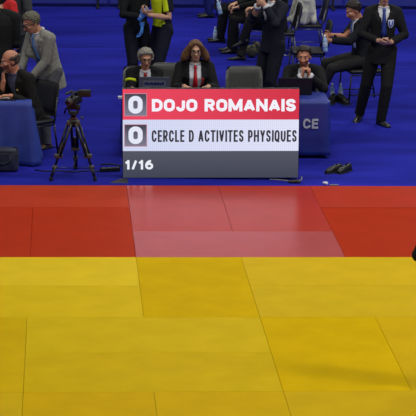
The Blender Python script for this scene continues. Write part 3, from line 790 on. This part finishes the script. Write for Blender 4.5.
# officials behind the scoreboard
l, a = (0.27, 5.52), R(3); W = wl(l, a, .93); D = wd(a)
person('grey-haired man in glasses and red tie seated behind a laptop', loc_of(*l), a, s=.93, wide=.92, hip=(0, 0, .50), lean=23, head=(4, 8, 0), armband=yel, skin='tan', hair='thick', haircol=(128, 124, 114), glasses=True, tie=(176, 28, 38), vz=.14,
       hands={'L': dict(p=W(.40, 5.04, .735), pole=D(.1, .4, -1), d=D(-.3, -1, -.05), n=(0, 0, -1), curl=30), 'R': dict(p=W(.12, 5.00, .735), pole=D(-.1, .4, -1), d=D(.4, -1, -.05), n=(0, 0, -1), curl=30)}, feet=SITFEET(-.40), hem=-.07)
l, a = (0.88, 5.60), R(0); W = wl(l, a, .97); D = wd(a)
person('woman with shoulder-length brown hair, glasses and red tie behind the scoreboard', loc_of(*l), a, s=.97, hip=(0, 0, .50), lean=15, head=(2, 2, 0), skin='fair', hair='bob', haircol=(98, 66, 40), glasses=True, female=True, tie=(190, 26, 40), vz=.10,
       badge=((200, 24, 44), (60, 16, 26), (206, 190, 190), 'red and dark crest on the blazer'), pin=(.06, .42), hands={'L': dict(p=W(1.02, 5.14, .74), d=D(-.4, -1, 0), n=(0, 0, -1)), 'R': dict(p=W(.74, 5.14, .74), d=D(.4, -1, 0), n=(0, 0, -1))}, feet=SITFEET(-.40), hem=-.07)
l, a = (2.19, 5.62), R(-4); W = wl(l, a, 1.0); D = wd(a)
person('man in a black suit resting his mouth on clasped hands behind a black laptop', loc_of(*l), a, s=1.0, wide=.95, hip=(0, 0, .49), lean=31, head=(-10, 6, 0), skin='ruddy', hair='short', haircol=(38, 28, 24), stubble=True, cuffs=True, vz=.14,
       hands={'L': dict(p=W(2.205, 5.11, .885), d=D(-.35, .1, 1), n=D(-1, -.2, -.1), curl=55, pole=D(.8, -.3, -1)), 'R': dict(p=W(2.12, 5.10, .88), d=D(.35, .1, 1), n=D(1, -.2, -.1), curl=55, pole=D(-.8, -.3, -1))}, feet=SITFEET(-.40), hem=-.07)

# standing coaches
l, a = (1.96, 7.0), R(-58); W = wl(l, a, 1.03); D = wd(a)
person('coach in a navy suit standing with hands at his mouth behind the empty chair', loc_of(*l), a, topcol=NAVY, legcol=(24, 26, 36), wide=.92, hem=-.10, vz=.30, head=(-6, 8, 0), hair='short', haircol=(40, 32, 26), cuffs=True,
       hands={'L': dict(p=W(1.83, 6.73, 1.47), d=D(-.8, .0, .45), n=D(-.1, .6, .2), curl=40, pole=D(.7, -.3, -1)), 'R': dict(p=W(1.74, 6.82, 1.46), d=D(.3, -.5, .7), n=D(.4, .6, 0), curl=50, pole=D(-.6, .1, -1))})
l, a = (3.29, 6.62), R(-3); W = wl(l, a, 1.03); D = wd(a)
person('coach in a black suit and blue tie standing at the right with hands joined', loc_of(*l), a, wide=.88, topcol=BLK, legcol=(28, 28, 28), head=(0, 0, 0), hair='short', haircol=(40, 32, 26), tie=(44, 62, 140), vz=.24, vk=.24, lapels=True,
       badge=((196, 206, 226), (60, 84, 168), (210, 218, 236), 'white and blue crest on the jacket'), pin=(.0, .165),
       hands={'L': dict(p=W(3.37, 6.41, 1.07), d=D(-1, -.25, -.12), n=D(0, .6, .7), curl=30, pole=D(1, .5, -.5)), 'R': dict(p=W(3.21, 6.41, 1.09), d=D(1, -.3, -.3), n=D(0, .7, .6), curl=30, pole=D(-1, .5, -.5))},
       feet={'R': dict(p=W(3.07, 6.85, .10), d=D(-.5, -1, -.25)), 'L': dict(p=W(3.30, 6.55, .08), d=D(.45, -1, 0))})

# seated row, facing left
def sitter(label, x, y, feet, hands=None, **kw):
    a = R(-90); l = (x, y); W = wl(l, a, 1.0)
    hh = {k: dict(p=W(*v), n=(0, 0, -1), curl=35) for k, v in (hands or {}).items()}
    return person(label, loc_of(*l), a, s=1.0, hip=(0, 0, .545), feet={k: dict(p=W(*v[0]), d=v[1], up=v[2] if len(v) > 2 else (0, 0, 1)) for k, v in feet.items()}, hands=hh, **dict(dict(hem=-.07, hair='short'), **kw))
sitter('person in black seated with one leg crossed, nearest of the row behind the woman', 2.46, 11.25, {'R': ((1.92, 11.28, .08), (0, -1, 0)), 'L': ((1.94, 11.2, .33), (0, -1, -.35))},
       {'L': (2.10, 11.1, .74), 'R': (2.1, 11.35, .76)}, tie=(206, 120, 130), topcol=(24, 24, 25), legcol=(34, 34, 33))
sitter('person in black seated second in the row, hands on the knees', 2.30, 12.0, {'R': ((1.84, 12.1, .08), (0, -1, 0)), 'L': ((1.86, 11.88, .08), (.1, -1, 0))},
       {'L': (1.92, 11.86, .70), 'R': (1.9, 12.1, .72)}, topcol=(24, 24, 26), legcol=(24, 24, 26))
sitter('person in black seated third in the row, holding a water bottle', 2.24, 13.0, {'R': ((1.74, 13.1, .08), (0, -1, 0)), 'L': ((1.74, 12.9, .08), (0, -1, 0))},
       {'L': (1.86, 12.85, .80), 'R': (1.88, 13.0, .84)}, topcol=(24, 24, 26), legcol=(22, 23, 26))
sitter('person in a blue top seated at the far end of the row', 2.12, 15.5, {'R': ((1.74, 15.6, .08), (0, -1, 0)), 'L': ((1.74, 15.4, .08), (0, -1, 0))},
       {'L': (1.77, 15.4, .72), 'R': (1.77, 15.6, .72)}, topcol=(40, 58, 140), legcol=(36, 44, 110))
l, a = (3.25, 8.15), R(-80); W = wl(l, a, 1.0); D = wd(a)
person('man in a dark suit seated sideways at the right, holding a small bottle', loc_of(*l), a, s=1.0, hip=(0, 0, .57), lean=-3, hunch=.07, head=(6, 26, 0), skin='ruddy', hair='short', haircol=(34, 24, 20), hem=-.07, topcol=(26, 27, 32), legcol=(40, 40, 39),
       tie=(60, 96, 186), vz=.12, vk=.30, lanyard=((170, 185, 215), .06, .20, 'pale name card'), hands={'L': dict(p=W(2.80, 7.88, .85), d=D(-.8, .35, .0), n=D(-.3, 1, 0), curl=55, pole=D(.4, -.3, -1)), 'R': dict(p=W(2.83, 8.02, .90), d=D(-1, -.3, 0), n=D(-.2, -1, 0), curl=55, pole=D(.3, .3, -1))},
       feet={'L': dict(p=W(2.67, 8.10, .08), d=(0, -1, 0)), 'R': dict(p=W(2.70, 8.32, .08), d=(0, -1, 0))})
# referee at the right edge, standing on the mats
l, a = (2.305, -4.0), R(176); W = wl(l, a, .97); D = wd(a)
person('referee in black standing on the yellow mats at the right edge, elbow out', loc_of(l[0], l[1], 0.0), a, s=.97, topcol=(20, 20, 21), legcol=(22, 22, 24), hair='short', haircol=(30, 26, 22), shoecol=(20, 20, 20),
       hands={'L': dict(p=W(2.185, -3.93, .905), d=D(.8, .4, -.3), n=D(0, -.6, -.8), curl=25, pole=D(-1, -.1, .1)), 'R': dict(p=W(2.62, -4.0, .8))})
# ------------------------------------------------------------------ chairs
chair('empty black padded chair facing the table, right of the woman', 1.515, 5.60, R(2), pad=vinylg)
chair('dark grey chair between the grey-haired man and the woman', 0.575, 5.80, R(-4), pad=vinylg)
chair('black chair under the seated woman with brown hair', 0.88, 5.62, R(0))
chair('black chair under the grey-haired man', 0.27, 5.56, R(3))
chair('black chair under the man with clasped hands', 2.19, 5.64, R(-4))
chair('black chair under the man holding a bottle at the right', 3.26, 8.15, R(-80))
chair('black chair with white judo jacket draped over it', 2.95, 12.0, R(-90), tub=chrome)
chair('chair with thin chrome legs under the nearest person of the seated row', 2.46, 11.25, R(-90), tub=chrome)
chair('chair under the second person of the seated row', 2.30, 12.0, R(-90), tub=chrome)
chair('chair under the third person of the seated row', 2.24, 13.0, R(-90), tub=chrome)
chair('chair under the person in blue at the far end of the row', 2.12, 15.5, R(-90), tub=chrome)
chair('empty black chair between the seated man with a bottle and the judo jacket chair', 2.70, 9.6, R(-90))

# ------------------------------------------------------------------ judo jacket on the chair
gi = []
for i in range(9):
    u = i/8; xt = 2.86+.17*u; xb = 2.74+.30*u
    gi.append(tube([(xt, 11.9+.05*math.sin(i*2.1), .98), (xt-.01, 11.87+.05*math.sin(i*1.7), .80), ((xt+xb)/2, 11.85+.06*math.sin(i*2.6), .64), (xb, 11.84+.07*math.sin(i*1.3), .50+.01*math.sin(i))], [.045, .05, .052, .05], 8, dome=True))
    gi.append(tube([(xt, 12.1+.03*math.sin(i), .98), (xb, 12.1, .50)], [.05, .05], 8, dome=True))
gi.append(tube([(2.78, 11.9, .56), (2.70, 11.88, .52), (2.61, 11.88, .495)], [.05, .042, .034], 10, dome=True))
gi.append(tube([(2.86, 12.0, .97), (3.06, 12.0, .97)], [.06, .06], 8, dome=True))
g = join(*gi); g = ([v+V((0, 0, FZ+.005)) for v in g[0]], g[1])
tag(obj('judo_jacket', fuse('judo_jacket', g, .012, 2), mat('judogi_white', (196, 194, 184), .85, .2, var=.05, scale=14, bump=.3, bscale=40)), 'white judo jacket draped over a black chair at the top', 'jacket')

# ------------------------------------------------------------------ laptops and paper
def laptop(label, x, y, z, rz, col_, w_=.36, h_=.25):
    t = thing('laptop', label, 'laptop', (x, y, z), rz, 'laptops on the long table')
    m = mat('laptop_%d' % col_[0], col_, .45, .4, var=.04)
    obj('keyboard_base', rbox(-w_/2, w_/2, 0, .24, 0, .016, .005, 2), m, t, smooth=False)
    lid = xf(rbox(-w_/2, w_/2, -.008, 0, 0, h_, .004, 2), Matrix.Translation((0, 0, .014)) @ Matrix.Rotation(R(8), 4, 'X'))
    obj('lid', lid, m, t, smooth=False)
    sc = xf(rbox(-w_/2+.012, w_/2-.012, .0002, .002, .015, h_-.012, .0008, 1), Matrix.Translation((0, 0, .014)) @ Matrix.Rotation(R(8), 4, 'X'))
    obj('screen', sc, mat('screen_dark', (14, 16, 22), .15), t, smooth=False)
    obj('hinge', tube([(-w_*.35, 0, .014), (w_*.35, 0, .014)], .006, 8), m, t)
    return t, lid
lt, _ = laptop('grey laptop with a dark blue sticker in front of the grey-haired man', 0.372, 4.86, 0.641, R(0), (84, 86, 98), .36, .215)
rnd = random.Random(3); gx = -.115; st = []
while gx < .10:
    wdt = .014+.016*rnd.random()
    st.append(box(gx, gx+wdt, -.0105, -.009, .115, .115+.028+.014*rnd.random())); gx += wdt+.003
obj('sticker', xf(join(rbox(-.13, .13, -.0092, -.0080, .09, .17, .0005, 1)), Matrix.Translation((0, 0, .014)) @ Matrix.Rotation(R(8), 4, 'X')), mat('sticker_grey', (112, 114, 124), .5), lt, smooth=False)
obj('sticker', xf(join(*st), Matrix.Translation((0, 0, .014)) @ Matrix.Rotation(R(8), 4, 'X')), mat('sticker_navy', (32, 34, 84), .5), lt, smooth=False, label='dark blue blocks of lettering')
laptop('black laptop in front of the man with clasped hands', 2.02, 4.92, 0.641, R(0), (22, 18, 26), .40, .20)
pp = obj('paper', box(-1.62, -1.14, 4.30, 4.50, .6935, .6965), mat('paper_white', (206, 204, 196), .8, var=.03), smooth=False)
tag(pp, 'white sheets of paper on the blue cloth by the bald man', 'paper')
tag(obj('tablet', rbox(-1.60, -1.22, 4.215, 4.285, .6935, .706, .004, 2), mat('tablet_black', (20, 22, 30), .3), smooth=False), 'black tablet lying on the front edge of the left table', 'tablet')

# ------------------------------------------------------------------ bottles
water = mat('bottle_water', (160, 196, 232), .15, .5, var=.08, scale=12)
def bottle(label, loc, group='water bottles', tilt=(0, 0)):
    t = thing('water_bottle', label, 'bottle', loc, 0, group); t.rotation_euler = (R(tilt[0]), R(tilt[1]), 0)
    obj('bottle_body', lathe([(.026, 0), (.031, .006), (.031, .05), (.029, .055), (.031, .06), (.031, .145), (.028, .165), (.016, .19), (.013, .196), (.013, .205)], 18), water, t)
    obj('bottle_label', lathe([(.0318, .072), (.0322, .075), (.0322, .130), (.0318, .133)], 18), mat('label_pale', (206, 222, 240), .4, var=.15, scale=30), t)
    obj('cap', lathe([(.0145, .203), (.0155, .206), (.0155, .222), (.014, .225)], 18), mat('cap_white', (222, 226, 232), .4), t)
    return t
bottle('water bottle standing behind the black shoes, the left one of two', (2.885, 8.20, FZ))
bottle('water bottle standing behind the black shoes, the right one of two', (3.000, 8.20, FZ))
bottle('water bottle standing on the floor by the feet of the seated row', (1.665, 13.0, FZ))
bottle('water bottle held on the knee by the third seated person in the row', (1.725, 12.75, .42), tilt=(0, -14))
bottle('small bottle in the hands of the seated man at the right', (2.745, 7.90, .66), tilt=(4, -6))

# ------------------------------------------------------------------ loose shoes
def loose_shoe(label, x, y, rz, group, slip=False, colr=(18, 18, 19)):
    t = thing('shoe', label, 'shoe', (x, y, FZ), rz, group, scale=.98 if slip else 1.2)
    pr = [(-.125, .026, .05), (-.11, .034, .075), (-.06, .038, .078), (0, .040, .07), (.05, .045, .062), (.10, .044, .046), (.13, .034, .034), (.148, .016, .022)]
    S = 16; vs_, fs = [], []
    for x_, hw, hh in pr:
        for j in range(S):
            q = 2*PI*j/S; z = math.sin(q)
            vs_.append(V((x_, hw*math.cos(q), .016+hh*max(0, z)**.8 if z > 0 else .012)))
    for i in range(len(pr)-1):
        for j in range(S):
            k = (j+1) % S
            if not (i in (1, 2) and j in (3, 4)): fs.append((i*S+j, i*S+k, (i+1)*S+k, (i+1)*S+j))
    fs.append(tuple(range(S-1, -1, -1))); fs.append(tuple(range((len(pr)-1)*S, len(pr)*S)))
    up = obj('upper', (vs_, fs), mat('shoe_%d' % colr[0], colr, .45, .4, var=.2, scale=40), t)
    sm = up.modifiers.new('t', 'SOLIDIFY'); sm.thickness = .004
    vs2, f2 = [], []
    out = [(x_, s*(hw+.004)) for s, seq in ((1, pr), (-1, pr[::-1])) for x_, hw, hh in seq]
    n = len(out)
    for z in (0.0, .018): vs2 += [V((x_, y_, z)) for x_, y_ in out]
    for i in range(n): f2.append((i, n+i, n+(i+1) % n, (i+1) % n))
    f2 += [tuple(range(n)), tuple(range(2*n-1, n-1, -1))]
    obj('sole', (vs2, f2), mat('sole_dark', (44, 46, 46), .6), t, smooth=False)
    if not slip:
        obj('laces', join(*[tube([(x_, -.02, .075-.2*x_*.5), (x_, .02, .075-.2*x_*.5)], .004, 6) for x_ in (.0, .02, .04)]), mat('lace_grey', (90, 92, 92), .7), t)
    return t
loose_shoe('black shoe below the left one of the two water bottles', 2.860, 8.00, R(250), 'black shoes by the water bottles')
loose_shoe('black shoe below the right one of the two water bottles', 3.005, 8.0, R(285), 'black shoes by the water bottles')
loose_shoe('black slip-on shoe on the blue carpet right of the scoreboard, the left of the pair', 2.375, 3.85, R(222), 'black slip-on shoes', True)
loose_shoe('black slip-on shoe on the blue carpet right of the scoreboard, the right of the pair', 2.495, 3.86, R(232), 'black slip-on shoes', True)
# bundle under the seated row
tag(obj('bag', fuse('bag', join(ell((2.10, 11.55, .08), (.10, .08, .09)), ell((2.18, 11.58, .12), (.06, .07, .10)), tube([(2.08, 11.5, .14), (2.14, 11.5, .24), (2.2, 11.52, .14)], .012, 8, dome=True)), .012, 2), mat('olive_bag', (86, 84, 66), .8, var=.4, scale=18)), 'small olive bag on the floor by the thin chrome chair legs', 'bag')
bpy.data.objects['bag'].location.z = FZ+.015

# ------------------------------------------------------------------ tripod and camera
TX, TY = -0.572, 3.56
tp = thing('tripod', 'black camera tripod standing on the blue carpet left of the scoreboard', 'tripod', (TX, TY, FZ))
tub = mat('tripod_black', (26, 26, 25), .4, .5, metal=.2); tgrey = mat('tripod_grey', (92, 90, 84), .4, metal=.5)
ap = .62
for fx, fy in ((-.818-TX, 3.385-TY), (-.335-TX, 3.39-TY), (-.540-TX, 3.98-TY)):
    d = V((fx, fy, 0)); u = d.normalized(); side = V((-u.y, u.x, 0))
    A = V((u.x*.05, u.y*.05, ap)); B = V((fx, fy, .03)); Mid = A.lerp(B, .60)
    lg = obj('leg', join(*[tube([A+side*s*.032, Mid+side*s*.028], .015, 10) for s in (-1, 1)], tube([A.lerp(B, .35), A.lerp(B, .80)], .014, 10), *[tube([Mid.lerp(B, .45)+side*s*.012, B+side*s*.008], .011, 8) for s in (-1, 1)]), tub, tp)
    obj('leg_clamp', join(rbox(-.046, .046, -.022, .022, -.024, .024, .006, 2)), tgrey, lg)
    bpy.data.objects[lg.children[0].name].location = Mid
    k = obj('leg_clamp', rbox(-.030, .030, -.016, .016, -.020, .020, .006, 2), tgrey, lg); k.location = A.lerp(B, .80)
    k = obj('shoulder_joint', rbox(-.032, .032, -.022, .022, -.028, .028, .008, 2), tgrey, lg); k.location = A
    f = obj('foot', lathe([(.020, -.03), (.022, -.025), (.018, .005), (.010, .02)], 14), mat('rubber', (20, 20, 20), .8), lg); f.location = B
    obj('spreader', tube([A.lerp(B, .80)+V((0, 0, -.01)), V((0, .03, .10))], .006, 8), tub, tp)
obj('bowl', lathe([(.03, ap-.05), (.055, ap-.02), (.062, ap+.02), (.055, ap+.035), (.035, ap+.045)], 20), tub, tp)
obj('red_ring', lathe([(.034, ap+.043), (.036, ap+.046), (.036, ap+.054), (.034, ap+.057)], 18), mat('dull_red', (96, 36, 32), .5), tp)
obj('centre_column', lathe([(.026, ap+.055), (.028, ap+.08), (.045, ap+.09), (.045, ap+.105)], 18), tub, tp)
hz = ap+.105
obj('fluid_head', join(rbox(-.055, .055, -.035, .035, hz, hz+.018, .006, 2), rbox(-.060, -.036, -.03, .03, hz, hz+.085, .008, 3), rbox(.036, .060, -.03, .03, hz, hz+.085, .008, 3), xf(lathe([(.026, -.075), (.030, -.07), (.030, .07), (.026, .075)], 16), Matrix.Translation((0, 0, hz+.068)) @ Matrix.Rotation(R(90), 4, 'Y'))), tub, tp)
obj('mounting_plate', rbox(-.045, .045, -.06, .06, hz+.088, hz+.104, .004, 2), tub, tp)
obj('pan_handle', tube([(-.06, 0, hz+.06), (-.085, .05, hz+.04), (-.098, .16, hz-.03)], [.008, .008, .013], 10, dome=True), tub, tp)
obj('tension_knob', xf(lathe([(.012, 0), (.019, .004), (.019, .018), (.012, .022)], 12), Matrix.Translation((.085, -.02, hz-.055)) @ Matrix.Rotation(R(40), 4, 'Y')), tgrey, tp)
cm = thing('video_camera', 'black video camera mounted on the tripod left of the scoreboard', 'camera', (TX+.005, TY, FZ+hz+.104), R(-24))
cb = mat('camera_black', (22, 22, 22), .45, .5); cg = mat('camera_grey', (58, 56, 50), .45, .5)
obj('body', join(rbox(-.055, .055, -.06, .11, 0, .085, .012, 3), rbox(-.045, .045, -.11, -.05, .012, .08, .01, 2)), cb, cm)
obj('lens', xf(join(lathe([(.036, 0), (.038, .01), (.038, .06), (.033, .065)], 20), lathe([(.041, .02), (.043, .024), (.043, .045), (.041, .049)], 20)), Matrix.Translation((0, -.105, .045)) @ Matrix.Rotation(R(90), 4, 'X')), cg, cm)
obj('lens_glass', xf(lathe([(.024, 0), (.026, .001), (.026, .003), (.02, .005)], 18), Matrix.Translation((0, -.169, .045)) @ Matrix.Rotation(R(90), 4, 'X')), mat('glass_dark', (14, 14, 24), .08, .8), cm)
obj('top_handle', tube([(0, .08, .08), (0, .08, .125), (0, -.06, .125), (0, -.06, .08)], [.012, .012, .012, .012], 10, dome=True), cb, cm)
mo = obj('monitor', xf(rbox(.045, .185, -.055, -.020, .085, .165, .008, 2), Matrix.Rotation(R(24), 4, 'Z')), cb, cm)
obj('microphone', tube([(-.03, -.14, .135), (-.03, .02, .135)], .013, 12, dome=True), cb, cm)
obj('viewfinder', rbox(-.028, .022, .06, .16, .075, .118, .01, 2), cb, cm)
obj('strap', tube([(-.058, -.05, .06), (-.080, -.03, .05), (-.088, .02, .03), (-.078, .06, .02), (-.058, .08, .03)], (.005), 8), mat('strap_pale', (120, 118, 108), .7), cm)

# ------------------------------------------------------------------ bag at the left edge, cables, small things
bg = thing('tote_bag', 'dark blue-grey bag on the carpet in front of the left table', 'bag', (-1.35, 3.90, FZ))
obj('bag_body', fuse('bag_body', join(rbox(-.21, .17, -.10, .11, .0, .235, .04, 3), ell((-.12, -.09, .10), (.06, .03, .09)), ell((.09, -.085, .13), (.05, .03, .10)), ell((-.0, .0, .24), (.15, .09, .03))), .012, 2), mat('bag_fabric', (44, 47, 66), .6, .3, var=.25, scale=8, bump=.6, bscale=14), bg)
obj('handle', tube([(-.11, -.10, .20), (-.10, -.125, .13), (0, -.135, .10), (.07, -.125, .13), (.08, -.10, .20)], .010, 8), mat('bag_strap', (24, 26, 40), .7), bg)
obj('rim', tube([(-.19, -.10, .235), (.15, -.10, .235), (.165, .0, .24), (.15, .11, .24), (-.19, .11, .24)], .008, 8), mat('bag_strap', (24, 26, 40), .7), bg)
cable = mat('cable_black', (16, 16, 18), .5)
ps = thing('power_strip', 'black power strip on the carpet at the left foot of the scoreboard', 'power strip', (-.16, 3.86, FZ), R(10))
obj('housing', rbox(-.11, .11, -.026, .026, 0, .045, .006, 2), cable, ps, smooth=False)
obj('socket', join(*[xf(lathe([(.017, 0), (.019, .002), (.017, .004)], 14), Matrix.Translation((x, 0, .044))) for x in (-.07, -.02, .03, .08)]), mat('socket_grey', (60, 60, 62), .5), ps)
tag(obj('cable', tube([(-.27, 3.84, FZ+.007), (-.40, 3.87, FZ+.007), (-.55, 3.80, FZ+.007), (-.72, 3.86, FZ+.007), (-.86, 3.83, FZ+.007), (-1.0, 3.9, FZ+.007)], .007, 8), cable), 'black cable on the carpet running past the tripod legs', 'cable')
tag(obj('cable', tube([(-.05, 3.88, FZ+.007), (-.10, 4.0, FZ+.007), (-.02, 4.12, FZ+.007), (-.14, 4.22, FZ+.008), (-.26, 4.18, FZ+.007)], .008, 8), cable), 'coiled black cable by the left end of the long table', 'cable')
tag(obj('cable_ramp', ([V(v) for v in ((-.17, 3.28, FZ), (.03, 3.28, FZ), (.03, 3.46, FZ), (-.06, 3.46, FZ), (-.15, 3.30, FZ+.016), (.01, 3.30, FZ+.016), (.02, 3.45, FZ+.016), (-.04, 3.45, FZ+.016))], [(0, 3, 2, 1), (4, 5, 6, 7), (0, 1, 5, 4), (1, 2, 6, 5), (2, 3, 7, 6), (3, 0, 4, 7)]), mat('ramp_dark', (28, 28, 40), .6), smooth=False), 'flat dark cable cover under the lower left corner of the scoreboard', 'cable cover')
cl = thing('cable_bundle', 'dark cable bundle with a grey plug at the lower right corner of the scoreboard', 'cable', (1.80, 3.30, FZ))
obj('cable', tube([(-.20, .05, .03), (-.08, .03, .028), (.02, 0, .020), (.10, -.02, .022), (.14, .0, .035), (.15, .05, .06)], [.006, .007, .009, .010, .009, .007], 8, dome=True), mat('cable_grey', (120, 116, 108), .5), cl)
obj('block', fuse('block', join(ell((.06, .0, .018), (.075, .028, .018)), ell((.10, .0, .022), (.035, .03, .02))), .006, 2), mat('block_dark', (40, 38, 34), .6), cl)
ti = []
rr = random.Random(5)
for i in range(7): ti.append(ell((2.175+.02*rr.random()+.012*(i % 3), 3.20+.02*rr.random(), FZ+.015+.012*rr.random()), (.018, .012, .014), None, 8, 6))
tag(obj('tissue', fuse('tissue', join(*ti), .005, 1), mat('tissue_white', (214, 214, 218), .8)), 'small crumpled white tissue on the carpet at the edge of the red mats', 'tissue')
tag(obj('mouthguard_case', rbox(2.24, 2.34, 3.17, 3.21, FZ, FZ+.012, .004, 2), mat('case_grey', (110, 110, 128), .5)), 'small flat grey strip beside the white tissue', 'case')
tag(obj('plug_adapter', rbox(-.055, .005, 4.62, 4.68, .642, .672, .006, 2), mat('adapter_white', (180, 184, 196), .5), smooth=False), 'small white adapter on the left corner of the long table', 'adapter')

# ------------------------------------------------------------------ blue barrier boards at the far side
bb = mat('board_blue', (44, 52, 142), .5, .4, var=.06, scale=2)
def board(label, x, y, w_=1.95):
    t = thing('barrier_board', label, 'barrier', (x, y, FZ), 0, 'blue barrier boards at the far side')
    obj('panel', rbox(-w_/2, w_/2, -.02, .02, .06, .85, .008, 2), bb, t, smooth=False)
    for s in (-1, 1):
        obj('foot', join(rbox(s*w_*.42-.025, s*w_*.42+.025, -.24, .24, 0, .03, .005, 2), rbox(s*w_*.42-.02, s*w_*.42+.02, -.03, -.02, .02, .6, .004, 2)), mat('board_foot', (20, 20, 30), .6), t, smooth=False)
for i, (x, lab) in enumerate(((-2.9, 'blue barrier board behind the people in the top left corner'), (-.9, 'blue barrier board at the top left, right of the person in a charcoal coat'), (1.1, 'blue barrier board at the top behind the first aiders'),
                              (3.1, 'blue barrier board at the top behind the seated row'), (5.1, 'blue barrier board at the top right behind the standing coach'))):
    board(lab, x, 16.5)
